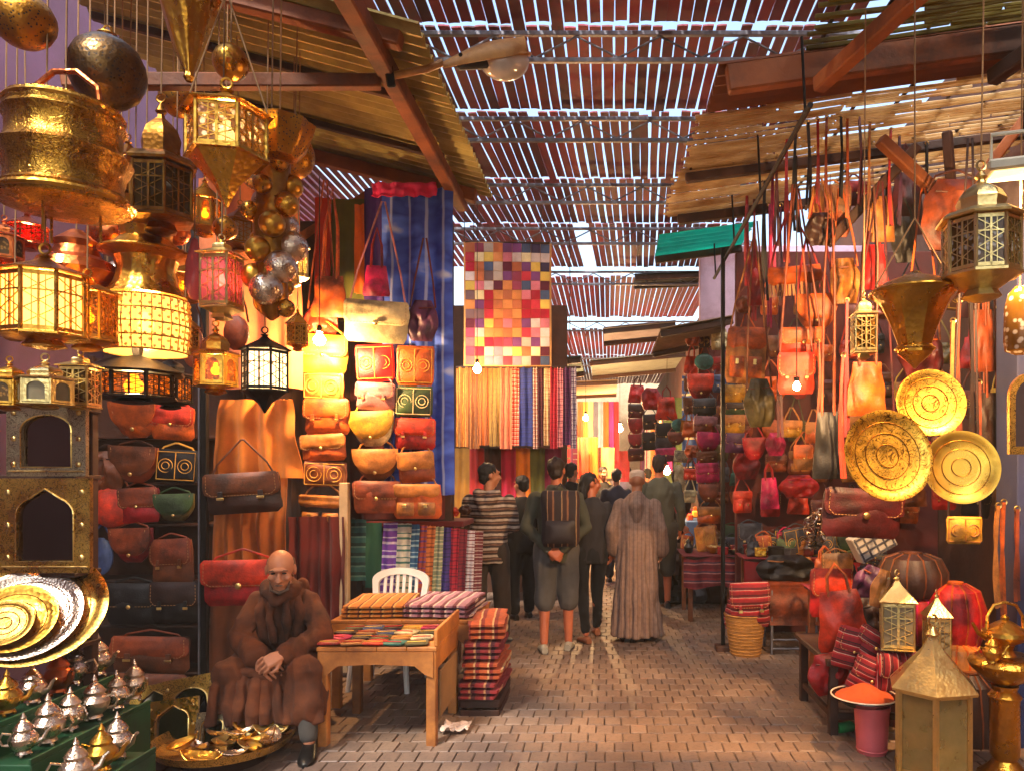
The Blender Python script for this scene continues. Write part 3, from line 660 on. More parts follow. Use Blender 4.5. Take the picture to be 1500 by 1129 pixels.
# --- second rank of lamps, deeper in the stall
for a in (('dim brass lantern deep in the stall right of the drum lamp', 268, 372, 452, 46, 4.7, 6, BRD, AMB), ('aged brass lantern deep in the stall left of the cluster lamp', 352, 300, 372, 50, 4.8, 6, BRD, CLR), ('amber lantern deep in the stall above the square rosette lantern', 300, 262, 348, 48, 4.7, 8, BR, AMB), ('aged lantern hanging behind the huge bowl lamp', 188, 205, 290, 60, 4.6, 6, BRD, AMB), ('red glass lantern peeping out under the huge bowl lamp', 40, 312, 368, 54, 4.2, 6, COP, REDG), ('small amber lantern between the drum and the minaret lantern', 272, 456, 520, 36, 4.6, 4, BR, AMB), ('pale lantern behind the ball cluster', 430, 330, 420, 44, 4.9, 6, BRL, CLR), ('tiny brass lantern right of the ball cluster', 436, 452, 515, 32, 4.8, 6, BR, AMB), ('copper lantern hanging at the very left edge', 6, 322, 392, 50, 3.9, 6, COP, AMB), ('aged brass lantern over the wide black one', 158, 440, 500, 46, 4.4, 6, BRD, AMB)):
    lantern(a[0], *a[1:6], a[6], a[7], a[8], (.16, .62), 'dome' if a[1] % 4 else 'cone', ztop=4.1, rz=a[1] * .1, arch=a[1] % 3 == 0, light=6 if a[1] in (268, 300, 188, 40, 430) else 0)  # lights in some of these are added to brighten the stall
for lab, px, yt, yb, w, Y, m in (('small hammered brass globe right of the twisted cone lamp', 338, 66, 118, 50, 4.1, BR), ('aged pierced globe behind the white paned lantern', 262, 118, 172, 54, 4.4, BRP), ('little copper globe left of the square rosette lantern', 258, 322, 360, 38, 4.3, COP), ('silvered globe between the drum brim and the dark lantern', 176, 382, 430, 46, 4.5, SIL), ('small brass globe under the white paned lantern', 330, 318, 352, 34, 4.2, BRP), ('aged globe above the ball cluster', 432, 196, 262, 56, 4.4, BRP)):
    turned('globe_lamp', lab, px, yt, yb, w, Y, globe, m, extra=gx)
# a lit bare bulb on a flex; each lights its stall
def bare(label, px, py, Y, power, ztop, r=.045):
    a = W(px, py, Y); t = thing('light_bulb', label, 'light bulb', a)
    bulb(t, 0, r); MB().lathe([(.018, r * 1.2), (.02, r * 2.3), (.01, r * 2.5)], 12).build('socket', IRON, t)
    cord(t, r * 2.4, ztop - a.z, DCORD); point(t, (0, 0, -r * 1.15), power, radius=r); return t
bare('bare bulb glowing in front of the yellow bag on the left display', 468, 498, 5.75, 60, 3.9)
bare('bare bulb glowing under the patchwork quilt', 699, 541, 8.3, 36, 4.6)
bare('added bare bulb in front of the bright orange satchel', 1167, 566, 4.65, 16, 3.6, .024)  # added bulb that warms the right stall; the satchel only has a glare
bare('bare bulb glowing over the fabric stalls deep in the lane', 858, 612, 12.2, 160, 4.4)
bare('bare bulb near the far end of the lane', 908, 628, 17, 340, 4.4, .07)
bare('bare white bulb far down the lane beside the tall man', 977, 690, 13, 60, 4.4, .06)
# unclear grey box at the right edge, given an added flood light
fl = thing('box_with_added_flood', 'grey box with added flood light cut by the right edge above the white lantern', 'lamp', W(1500, 245, 3.5), rot=(R(8), 0, R(-18)))
FLG = mat('cream_enamel', (206, 200, 178), .5, 0, .15, 5, .15, 60)
MB().box((.0, 0, 0), (.34, .26, .05), ch=.01).build('housing', FLG, fl); MB().box((0, -.02, -.034), (.29, .2, .012), ch=.003).build('glass', glassy('added_flood_glass', (250, 226, 180), .1, emit=.5, ecol=(255, 220, 160)), fl)
MB().tube([(-.14, .0, .02), (-.14, .0, .16), (.14, .0, .16), (.14, .0, .02)], .01, 6).build('bracket', FLG, fl)
MB().tube([(0, 0, .16), (0, .02, .8)], .01, 6).build('stem', IRON, fl)
fs_ = bpy.data.lights.new('added_flood_beam', 'SPOT'); fs_.energy = 230; fs_.color = (1, .58, .25); fs_.spot_size = R(165); fs_.spot_blend = .6; fs_.shadow_soft_size = .06  # added beam aimed into the right stall to brighten it
fo_ = bpy.data.objects.new('added_flood_beam', fs_); COL.objects.link(fo_); fo_.parent = fl; fo_.location = (0, -.02, -.06); fo_.rotation_euler = (R(42), 0, R(10))

# --- right hanging lamps
lantern('large white and brass tower lantern at the right edge', 1437, 250, 442, 112, 3.3, 8, BRL, WHTG, (.2, .6), 'dome', rz=.2, ztop=4.1)
def funx(t, r, h):
    hband(t, r * .98, .78 * h, BR, .008); hband(t, r * .42, .2 * h, BR, .006)
    for s in (-1, 1): MB().tube([(s * r * .9, 0, .84 * h), (0, 0, h * 1.55)], .004, 5).build('cord', CORD, t)
    cord(t, h * 1.55, 4.1 - t.location.z)
turned('funnel_lamp', 'wide octagonal brass funnel lamp hung on two cords', 1340, 398, 540, 128, 3.5, [(.03, 0), (.12, .05), (.4, .16), (.42, .22), (.38, .24), (.55, .45), (.8, .68), (.98, .77), (1.0, .8), (.8, .86), (.5, .92), (.2, .96), (.1, 1)], BR, n=8, extra=funx, hang=False)
lantern('slim brass lantern left of the funnel lamp', 1265, 432, 528, 44, 3.9, 4, BRL, AMB, (.12, .68), 'dome', rz=.7)
turned('glass_lamp', 'small pale glass lamp at the right edge under the tower lantern', 1494, 420, 520, 44, 3.6, [(.3, 0), (.9, .06), (1, .2), (.95, .7), (.7, .9), (.3, 1)], WHTG)
# round trays
def tray(label, px, py, rpx, Y, m, scal=0, tilt=(78, 0, 8), cat='tray', lip=.05):
    r = S(rpx, Y); t = thing('round_tray', label, cat, W(px, py, Y), rot=tuple(R(x) for x in tilt))
    md = (lambda a, u: 1 + (scal * max(0, u - .55) * abs(sin(a * 10)))) if scal else None
    MB().lathe([(.004, 0), (r * .4, .0), (r * .78, .002), (r * .84, .008), (r * .88, r * lip), (r * .93, r * lip * 1.4), (r, r * lip * 1.5), (r, r * lip * 1.5 - .004), (r * .9, r * lip - .006), (r * .84, -.004), (.004, -.006)], 60, mod=md).build('dish', m, t)
    for q in (.25, .5, .74): MB().torus((0, 0, .003), r * q, .002, 40, 4).build('engraved_ring', BRD, t)
    return t
TBR = brass('tray_brass', (232, 178, 70), .3, relief='engraved', rs=16, amt=.25, strength=.2)
tray('scalloped engraved brass tray, largest of the three hanging on the right', 1300, 667, 68, 3.75, TBR, .12)
tray('round brass tray hanging behind, topmost of the three on the right', 1363, 590, 50, 4.0, TBR, tilt=(80, 0, -4))
tray('plain brass tray, lowest and rightmost of the three on the right', 1408, 684, 54, 3.8, brass('plain_tray', (226, 170, 66), .26, amt=.2, rs=6, strength=.05), tilt=(82, 0, -8))
mr = thing('brass_mirror', 'arched brass framed mirror cut by the right edge beside the pilaster', 'mirror', W(1508, 665, 3.9))
ao = [(cos(pi * i / 14) * .11, .3 + sin(pi * i / 14) * .12) for i in range(15)] + [(-.11, 0), (.11, 0)]
MB().ring(ao, [(x * .72, .04 + z * .82) for x, z in ao], -.015, .012).build('frame', BRE, mr); MB().prism([(x * .74, .035 + z * .83) for x, z in ao], .004, .01).build('mirror_glass', mat('mirror_glass', (190, 190, 196), .08, 1, .05, 3, 0), mr)
# ================================================================ leather bags
def corner(r, top=True):
    def f(v):
        k = 1.0
        if v < r: k = 1 - r * .8 * (1 - sqrt(max(0, 1 - ((r - v) / r) ** 2)))
        if top and v > 1 - r * .6: q = r * .6; k = min(k, 1 - q * .5 * (1 - sqrt(max(0, 1 - ((v - 1 + q) / q) ** 2))))
        return k
    return f
PROF = dict(rect=corner(.16), moon=lambda v: max(.3, sqrt(max(0, 1 - (1 - min(1, v * 1.12 + .06)) ** 2.2))), tote=lambda v: (1.0 - .3 * v) * corner(.1)(v), sack=lambda v: (.72 + .42 * sin(min(1, v * 1.25) * pi * .85)) * (1 - .35 * max(0, v - .75) * 4), pill=corner(.45), heart=lambda v: max(.2, min(1, v * 1.5)) )
def puff(w, h, d, prof, nu=8, nv=8, t=.012, z0=0, y0=0, wr=0, seed=0, crease=0):
    """a soft closed body: outline from prof, front and back swell"""
    vs, fs = [], []
    for side in (-1, 1):
        for j in range(nv + 1):
            v = j / nv
            for i in range(nu + 1):
                u = -1 + 2 * i / nu; e = (1 - abs(u) ** 3.5) * (1 - abs(2 * v - 1) ** 4)
                x, z = u * w / 2 * prof(v), z0 + v * h
                y = y0 + side * (t / 2 + d / 2 * e)
                if wr: y += wr * d * noise.noise(V((x / w * 3 + seed, side * 2.0, z / h * 3))) * (.3 + e); x += wr * .12 * w * noise.noise(V((seed, z / h * 3, u)))
                if crease: y += crease * d * .2 * (e + .2) * (noise.noise(V((x / w * 7 + seed * 3, side * 3.0, z / h * 4))) + .6 * abs(noise.noise(V((x / w * 4 + z / h * 9, seed, side * 2.0)))))
                vs.append((x, y, z))
    k = (nu + 1) * (nv + 1); q = lambda i, j: j * (nu + 1) + i
    for j in range(nv):
        for i in range(nu):
            f = (q(i, j), q(i + 1, j), q(i + 1, j + 1), q(i, j + 1)); fs += [f, tuple(x + k for x in f[::-1])]
    bd = [q(i, 0) for i in range(nu)] + [q(nu, j) for j in range(nv)] + [q(i, nv) for i in range(nu, 0, -1)] + [q(0, j) for j in range(nv, 0, -1)]
    for a, b in zip(bd, bd[1:] + bd[:1]): fs.append((b, a, a + k, b + k))
    return MB().add(vs, fs)
GOLDT = mat('gold_thread', (224, 170, 70), .6, 0, .2, 20, .2); REDT = mat('red_thread', (196, 40, 30), .7, 0, .2, 20, .2)
BRC = brass('buckle_brass', (230, 196, 120), .25, amt=.1)
seedc = [0]
THR = mat('waxed_thread', (180, 132, 82), .8, 0, .2, 30, .2)
def stitch(pts, y, parent, m):     # a row of short stitches along a line on the flap
    mb = MB()
    for (x0, z0), (x1, z1) in zip(pts, pts[1:]):
        n_ = max(2, int(sqrt((x1 - x0) ** 2 + (z1 - z0) ** 2) / .022))
        for k in range(n_):
            a, b = (k + .15) / n_, (k + .8) / n_; mb.beam((x0 + (x1 - x0) * a, y, z0 + (z1 - z0) * a), (x0 + (x1 - x0) * b, y, z0 + (z1 - z0) * b), .002, .004, 0)
    mb.build('stitching', THR, parent)
def bag(label, P, w, h, kind='satchel', m=None, m2=None, strap=.25, rot=(0, 0, 0), sm=None, d=None, group=None, cat='bag', name='leather_bag'):
    """P = centre of the bag's lower edge; strap = height of the strap's loop above it (0: none)"""
    seedc[0] += 1; sd = seedc[0]; m2 = m2 or m; d = d or min(.1, w * .28); rg = random.Random(sd)
    t = thing(name, label, cat, P, rot=(rot[0] + rg.uniform(-.03, .06), rot[1] + rg.uniform(-.07, .07), rot[2] + rg.uniform(-.16, .16)), group=group)
    cl = lambda x, z, y, r=.012: MB().ball((x, y, z), (r, r * .5, r), 10, 6)
    if kind == 'satchel':
        puff(w, h, d, PROF['rect'], wr=.25, seed=sd).build('body', m, t)
        fl = puff(w * 1.03, h * .6, d * .5, lambda v: corner(.3)(v), z0=h * .43, y0=-d * .42, t=.01, wr=.2, seed=sd + 3).build('flap', m2, t)
        stitch([(-w * .46, h * .98), (-w * .47, h * .58), (-w * .4, h * .47), (w * .4, h * .47), (w * .47, h * .58), (w * .46, h * .98)], -d * .42 - d * .16, fl, m)
        if rg.random() < .5: cl(0, h * .47, -d * .42 - d * .3 - .006, w * .045).build('clasp', BRC, fl)
        else:
            for s_ in (-1, 1): MB().box((s_ * w * .27, -d * .42 - d * .26, h * .45), (w * .07, .012, h * .26), ch=.003).build('buckle_strap', m, fl); MB().box((s_ * w * .27, -d * .42 - d * .26 - .006, h * .4), (w * .1, .008, h * .06), ch=.002).build('buckle', BRC, fl)
    elif kind == 'saddle':
        puff(w * .96, h, d, PROF['moon'], wr=.2, seed=sd).build('body', m, t)
        fl = puff(w, h * .82, d * .5, PROF['moon'], z0=h * .2, y0=-d * .45, t=.01, wr=.2, seed=sd + 3).build('flap', m2, t)
        stitch([(cos(pi + pi * i / 10) * w * .42, h * .98 + sin(pi + pi * i / 10) * h * .68) for i in range(11)], -d * .6, fl, m)
        cl(0, h * .24, -d * .6, w * .045).build('clasp', BRC, fl)
    elif kind == 'pouch':
        puff(w, h, d * .7, PROF['rect'], wr=.2, seed=sd).build('body', m, t)
        e = MB(); y = -d * .42
        for s in (-1, 1):
            for q in (.17, .09): e.torus((s * w * .23, y, h * .5), w * q, .003, 16, 4, M=Matrix.Rotation(pi / 2, 4, 'X'))
        e.tube([(0, y, h * .1), (0, y, h * .9)], .004, 5)
        e.tube([(-w * .45, y + .012, h * .08), (-w * .45, y + .012, h * .92), (w * .45, y + .012, h * .92), (w * .45, y + .012, h * .08), (-w * .45, y + .012, h * .08)], .004, 5)
        e.build('embroidery', m2 if m2 is not m else GOLDT, t)
    elif kind == 'tote':
        puff(w, h, d, PROF['tote'], 12, 12, wr=.45, seed=sd, crease=.7).build('body', m, t)
        for s in (-1, 1):
            hh = max(strap, h * .45); MB().tube([(-w * .2, s * d * .25, h * .92), (-w * .17, s * d * .2, h + hh * .55), (0, s * .01, h + hh), (w * .17, s * d * .2, h + hh * .55), (w * .2, s * d * .25, h * .92)], .008, 6, flat=.5).build('handle', sm or m2, t)
    elif kind == 'pocket':
        puff(w, h, d, PROF['rect'], wr=.25, seed=sd).build('body', m, t)
        puff(w * .98, h * .4, d * .5, corner(.4), z0=h * .62, y0=-d * .42, t=.01, wr=.2, seed=sd).build('flap', m2, t)
        for s in (-1, 1):
            p = puff(w * .36, h * .38, d * .5, PROF['rect'], 5, 5, z0=h * .1, y0=-d * .5, seed=sd).build('pocket', m2, t); MB().box((s * 0, -d * .8, h * .38), (w * .08, .008, h * .1), ch=.002).build('buckle', BRC, p); p.location.x = s * w * .22
    elif kind == 'sack':
        puff(w, h, d * 1.3, PROF['sack'], 16, 18, wr=.6, seed=sd, crease=1).build('body', m, t)
        MB().tube([(-w * .35, -d * .3, h * .8), (-w * .1, -d * .55, h * .78), (w * .2, -d * .5, h * .8), (w * .36, -d * .2, h * .82)], .006, 5).build('drawstring', sm or m2, t)
    elif kind == 'fringe':
        puff(w, h * .6, d, PROF['rect'], z0=h * .4, wr=.3, seed=sd).build('body', m, t)
        f = MB()
        for i in range(14):
            x = -w * .48 + i * w * .96 / 13; f.box((x, -d * .1 + rg.uniform(-.01, .01), h * .22), (w * .05, .006, h * rg.uniform(.38, .46)), rot=(0, rg.uniform(-.08, .08), 0))
        f.build('fringe', m2, t)
    elif kind == 'round':
        puff(w, h, d, lambda v: max(.18, sqrt(max(0, 1 - (2 * v - 1) ** 2))), 8, 10, wr=.1, seed=sd).build('body', m, t)
        MB().torus((0, -d * .3, h / 2), w * .42, .004, 22, 4, M=Matrix.Rotation(pi / 2, 4, 'X')).build('piping', m2, t)
    if strap and kind != 'tote':
        k = rg.uniform(-.02, .02)
        MB().tube([(-w * .46, .0, h * .82), (-w * .34, .0, h + strap * .3), (k - .012, .0, h + strap), (k + .012, .0, h + strap), (w * .34, .0, h + strap * .3), (w * .46, .0, h * .82)], .0075, 6, flat=.45).build('strap', sm or m2, t)
    return t
def bagpx(label, px, py, wpx, hpx, Y, kind, c, c2=None, strap=0.1, rot=(0, 0, 0), sc=None, **kw):
    m = lea(c) if isinstance(c, str) else c; m2 = (lea(c2) if isinstance(c2, str) else c2) if c2 else None
    return bag(label, W(px, py + hpx / 2, Y), S(wpx, Y), S(hpx, Y), kind, m, m2, strap, rot, lea(sc) if sc else None, **kw)
ORD = ['topmost', 'second', 'third', 'fourth', 'fifth', 'sixth', 'seventh', 'eighth', 'ninth', 'tenth']
KN = dict(satchel='leather satchel', saddle='round flap bag', pouch='embroidered pouch', tote='tote bag', pocket='two pocket bag', sack='drawstring bag', fringe='fringed bag', round='round bag')
CN = dict(scarlet='bright orange red', cream='cream', dark='dark brown', rose='dusty pink', maroon='deep maroon', chestnut='chestnut brown')
def column(where, Y, items, group):
    for i, (px, py, w, h, kind, c, c2) in enumerate(items):
        cn = CN.get(c, c); bagpx('%s %s, %s %s' % (cn, KN[kind], ORD[i], where), px, py, w, h, Y, kind, c, c2, group=group, strap=.12 if kind in ('satchel', 'saddle', 'pocket') else 0)
# --- left display board (facing the lane, under the blue shawl)
g1 = 'bags on the left display board'
column('in the column behind the bare bulb', 6.1, [(474, 520, 66, 54, 'satchel', 'yellow', 'yellow'), (474, 566, 62, 40, 'pouch', 'tan', GOLDT), (480, 611, 66, 50, 'satchel', 'orange', 'orange'), (476, 656, 64, 38, 'satchel', 'orange', 'tan'), (476, 694, 62, 36, 'pouch', 'brown', GOLDT), (472, 748, 66, 46, 'pocket', 'dark', 'tan')], g1)
column('in the column under the cream bag', 6.1, [(551, 532, 56, 54, 'pouch', 'red', GOLDT), (550, 581, 58, 38, 'satchel', 'rose', 'rose'), (547, 628, 68, 50, 'saddle', 'cream', 'yellow'), (552, 680, 66, 44, 'saddle', 'brown', 'tan'), (553, 728, 66, 46, 'satchel', 'chestnut', 'chestnut')], g1)
column('in the column beside the blue shawl', 6.1, [(608, 536, 54, 58, 'pouch', 'orange', GOLDT), (606, 588, 54, 44, 'pouch', 'green', mat('cream_thread', (230, 210, 160), .7, 0, .2, 20, .2)), (608, 636, 58, 44, 'satchel', 'red', 'scarlet'), (612, 684, 52, 44, 'satchel', 'chestnut', 'tan'), (612, 734, 70, 50, 'pocket', 'orange', 'tan')], g1)
bagpx('large glowing cream bag hung on a pale strap in front of the blue shawl', 551, 473, 90, 58, 5.95, 'satchel', 'cream', 'cream', strap=.8, sc='rose')
bagpx('orange tote hanging high above the bare bulb', 482, 435, 56, 60, 6.0, 'tote', 'orange', 'orange', strap=.7)
bagpx('scarlet bag hanging against the olive cloth', 470, 470, 44, 50, 6.15, 'sack', 'scarlet', 'orange', strap=1.0)
bagpx('pink embroidered tote behind the strap of the cream bag', 551, 412, 40, 44, 6.1, 'tote', 'pink', 'red', strap=.3)
bagpx('dark purple sack hanging in front of the blue shawl', 618, 470, 40, 60, 6.0, 'sack', 'purple', 'maroon', strap=.5)
# --- left rear shelves behind the dark post
g2 = 'bags on the left rear shelves'
for lab, px, py, w, h, kd, c, c2 in (
    ('orange round flap bag, left of the pair under the wide black lantern', 203, 614, 76, 54, 'saddle', 'orange', 'orange'), ('orange satchel, right of the pair under the wide black lantern', 253, 620, 58, 48, 'satchel', 'orange', 'scarlet'),
    ('brown round flap bag on the shelf below the orange pair', 198, 680, 74, 52, 'saddle', 'chestnut', 'brown'), ('black embroidered pouch on the shelf below the orange pair', 258, 682, 58, 48, 'pouch', 'black', GOLDT), ('brown bag half hidden behind the silvered mirror', 160, 690, 44, 60, 'sack', 'brown', 'dark'),
    ('round bright orange red bag beside the brass mirror', 163, 742, 58, 60, 'round', 'scarlet', 'orange'), ('red leather satchel beside the round bright bag', 207, 740, 56, 50, 'satchel', 'red', 'chestnut'), ('olive round flap bag left of the dark post', 258, 743, 56, 40, 'saddle', 'olive', 'green'),
    ('red round flap bag above the black bags', 197, 798, 68, 50, 'saddle', 'red', 'chestnut'), ('tan double buckle satchel left of the dark post', 255, 823, 60, 66, 'satchel', 'brown', 'chestnut'), ('blue round bag hanging beside the brass mirror', 149, 814, 36, 54, 'round', 'blue', 'blue'),
    ('black satchel, left one on the lowest shelf board', 195, 884, 70, 60, 'satchel', 'black', 'black'), ('black satchel, right one on the lowest shelf board', 258, 882, 66, 60, 'satchel', 'black', 'dark'), ('large brown briefcase on the floor shelf behind the teapots', 222, 958, 106, 54, 'satchel', 'brown', 'chestnut'), ('second brown briefcase lying below the large one', 222, 1003, 96, 36, 'satchel', 'dark', 'brown')):
    bagpx(lab, px, py, w, h, 5.9, kd, c, c2, strap=.05 if kd != 'round' else .1, group=g2)
sh = thing('shelf_rack', 'dark wooden shelf rack carrying the bags behind the brass mirror', 'shelf', (-4.26, 6.1, 0))
for py in (640, 708, 768, 850, 916, 985, 1026): MB().box((.62, -.02, H - (py - CY) / F * 5.95), (1.28, .3, .022), ch=.003).build('shelf_board', WOODD, sh)
for x in (.0, 1.24): MB().box((x, .1, 1.3), (.04, .04, 2.6), ch=.004).build('upright', WOODD, sh)
MB().box((.62, .15, 1.3), (1.26, .012, 2.58)).build('back_panel', WOODD, sh)
pp = thing('stall_post', 'dark steel post with a pale edge left of the seated man', 'post', (W(300, 1000, 5.6).x, 5.6, 0))
MB().box((0, 0, 1.6), (.045, .045, 3.2), ch=.004).build('upright', IRON, pp); MB().box((-.032, -.01, 1.6), (.012, .03, 3.18)).build('edge_strip', STEEL, pp); MB().box((0, 0, .01), (.12, .12, .02), ch=.003).build('foot_plate', IRON, pp)
bagpx('long brown satchel hanging on the orange garment', 360, 722, 106, 58, 5.6, 'satchel', 'dark', 'brown', strap=.25)
bagpx('red leather briefcase at the seated man\'s shoulder', 356, 853, 108, 66, 5.4, 'satchel', 'red', 'scarlet', strap=.08)
for lab, px, py, w, h in (('round terracotta leather cushion behind the minaret lantern', 283, 508, 34, 60), ('round brown leather cushion above the minaret lantern', 345, 488, 40, 50)):
    bagpx(lab, px, py, w, h, 5.0, 'round', 'chestnut', 'brown', strap=.2, cat='cushion', name='leather_cushion')
# --- right stall
g3 = 'bags hanging in the right stalls'
top = 3.6
def hung(label, px, py, w, h, Y, kind, c, c2=None, sc=None, zt=None):
    P = W(px, py + h / 2, Y); st = (zt or top) - P.z - S(h, Y)
    return bagpx(label, px, py, w, h, Y, kind, c, c2, strap=max(st, .06), sc=sc, group=g3)
for a in (
    ('narrow red tote on the longest straps, leftmost of the right stall', 1106, 420, 24, 56, 6.6, 'tote', 'red', 'red', 'red'), ('orange fringed bag hanging from red and purple straps', 1166, 412, 78, 44, 5.6, 'fringe', 'orange', 'tan', 'red'),
    ('tall orange bag high up beside the rail', 1215, 312, 56, 72, 5.4, 'satchel', 'orange', 'tan', 'tan'), ('small maroon square bag high up near the canopy', 1252, 285, 34, 34, 5.6, 'satchel', 'maroon', 'red', 'maroon'), ('dark brown bag in front of the tall orange one', 1202, 336, 38, 48, 5.0, 'sack', 'dark', 'brown', 'tan'),
    ('tan bag with a narrow top hanging high at the right', 1292, 322, 40, 66, 5.3, 'tote', 'tan', 'orange', 'dark'), ('red cloth bag hanging under the narrow tan bag', 1280, 392, 44, 66, 5.35, 'tote', 'red', 'red', 'red'), ('crumpled tan sack below the tall orange bag', 1240, 412, 42, 66, 5.2, 'sack', 'tan', 'orange', 'orange'),
    ('chestnut round flap bag under the crumpled sack', 1196, 458, 62, 50, 5.3, 'saddle', 'chestnut', 'orange', 'red'), ('orange satchel left of the slim brass lantern', 1174, 502, 64, 40, 5.2, 'satchel', 'scarlet', 'orange', 'chestnut'), ('bright orange satchel shining under the other orange satchel', 1166, 548, 52, 58, 5.1, 'satchel', 'scarlet', 'scarlet', 'chestnut'),
    ('dark red leather bag right of the narrow tan bag', 1330, 300, 52, 90, 5.6, 'tote', 'maroon', 'maroon', 'maroon'), ('big chestnut leather sack high up beside the tower lantern', 1392, 316, 84, 104, 5.0, 'sack', 'chestnut', 'brown', 'brown'), ('black sack hanging behind the funnel lamp cords', 1325, 352, 32, 66, 5.4, 'sack', 'black', 'black', 'black'),
    ('tan rucksack with front pockets left of the hanging straps', 1090, 522, 58, 80, 6.3, 'pocket', 'tan', 'orange', 'tan'), ('orange leather tote behind the scalloped tray', 1268, 570, 60, 78, 4.9, 'tote', 'orange', 'scarlet', 'brown'), ('long black shoulder bag hanging on two pale straps', 1212, 652, 44, 98, 4.9, 'tote', 'black', 'black', 'chestnut'),
    ('olive shoulder bag between the rucksack and the orange satchel', 1114, 590, 40, 70, 5.9, 'sack', 'olive', 'dark', 'brown'), ('maroon leather holdall behind the three trays', 1260, 752, 120, 70, 5.0, 'satchel', 'maroon', 'maroon', 'maroon'), ('yellow woven purse under the plain tray', 1412, 776, 50, 40, 4.4, 'pouch', 'yellow', 'tan', 'dark'),
    ('dark red shoulder bag behind the topmost tray', 1350, 520, 60, 70, 5.2, 'sack', 'maroon', 'dark', 'orange'), ('chestnut tote between the funnel lamp and the pilaster', 1440, 500, 40, 90, 5.0, 'tote', 'chestnut', 'brown', 'brown'), ('black tote at the right behind the plain tray', 1455, 620, 50, 90, 5.0, 'tote', 'dark', 'black', 'chestnut')):
    hung(*a)
g4 = 'bags in the far right columns'
column('in the bag column against the dark post', 8.6, [(1031, 530, 28, 24, 'round', 'teal', 'teal'), (1026, 567, 40, 36, 'saddle', 'red', 'scarlet'), (1032, 596, 34, 24, 'satchel', 'black', 'grey'), (1032, 622, 34, 24, 'satchel', 'chestnut', 'rose'), (1036, 648, 36, 30, 'saddle', 'red', 'pink'), (1036, 670, 30, 18, 'satchel', 'brown', 'brown'), (1037, 692, 34, 28, 'satchel', 'pink', 'pink'), (1038, 722, 30, 26, 'saddle', 'brown', 'chestnut'), (1040, 754, 38, 24, 'satchel', 'orange', 'tan')], g4)
column('in the bag column under the tan rucksack', 7.3, [(1076, 577, 30, 24, 'satchel', 'yellow', 'yellow'), (1077, 599, 28, 18, 'satchel', 'green', 'dark'), (1076, 621, 30, 26, 'satchel', 'yellow', 'tan'), (1076, 649, 30, 28, 'satchel', 'purple', 'purple')], g4)
column('of the red bags above the goods table', 7.0, [(1105, 657, 34, 32, 'saddle', 'red', 'red'), (1128, 722, 30, 46, 'tote', 'pink', 'red'), (1171, 712, 50, 34, 'sack', 'red', 'pink')], g4)
column('of the small bags beside the long black bag', 6.8, [(1160, 628, 28, 24, 'satchel', 'yellow', 'tan'), (1176, 670, 28, 36, 'satchel', 'tan', 'orange'), (1136, 650, 26, 34, 'sack', 'pink', 'red'), (1192, 634, 26, 30, 'satchel', 'orange', 'tan')], g4)
column('of the maroon column above the tall man', 11.5, [(932, 577, 26, 26, 'tote', 'red', 'maroon'), (932, 602, 24, 20, 'satchel', 'maroon', 'dark'), (932, 624, 24, 22, 'saddle', 'red', 'red'), (932, 646, 24, 20, 'saddle', 'maroon', 'red'), (932, 666, 24, 18, 'satchel', 'chestnut', 'maroon')], g4)
column('of the middle column above the tall man', 11.2, [(954, 584, 28, 32, 'sack', 'red', 'maroon'), (953, 618, 22, 22, 'satchel', 'dark', 'black'), (953, 646, 24, 26, 'satchel', 'black', 'black')], g4)
column('of the right column above the tall man', 10.8, [(976, 598, 32, 34, 'tote', 'scarlet', 'red'), (975, 638, 30, 36, 'satchel', 'grey', 'black'), (976, 666, 30, 20, 'satchel', 'purple', 'pink')], g4)
column('down the mixed column right of the maroon bags', 10.4, [(994, 622, 22, 18, 'round', 'teal', 'teal'), (1004, 628, 20, 24, 'satchel', 'yellow', 'yellow'), (990, 642, 26, 18, 'saddle', 'brown', 'chestnut'), (1000, 668, 26, 18, 'pouch', 'cream', 'grey'), (996, 700, 18, 40, 'tote', 'cream', 'cream'), (1012, 704, 18, 40, 'tote', 'grey', 'black'), (1000, 744, 26, 26, 'saddle', 'red', 'dark')], g4)
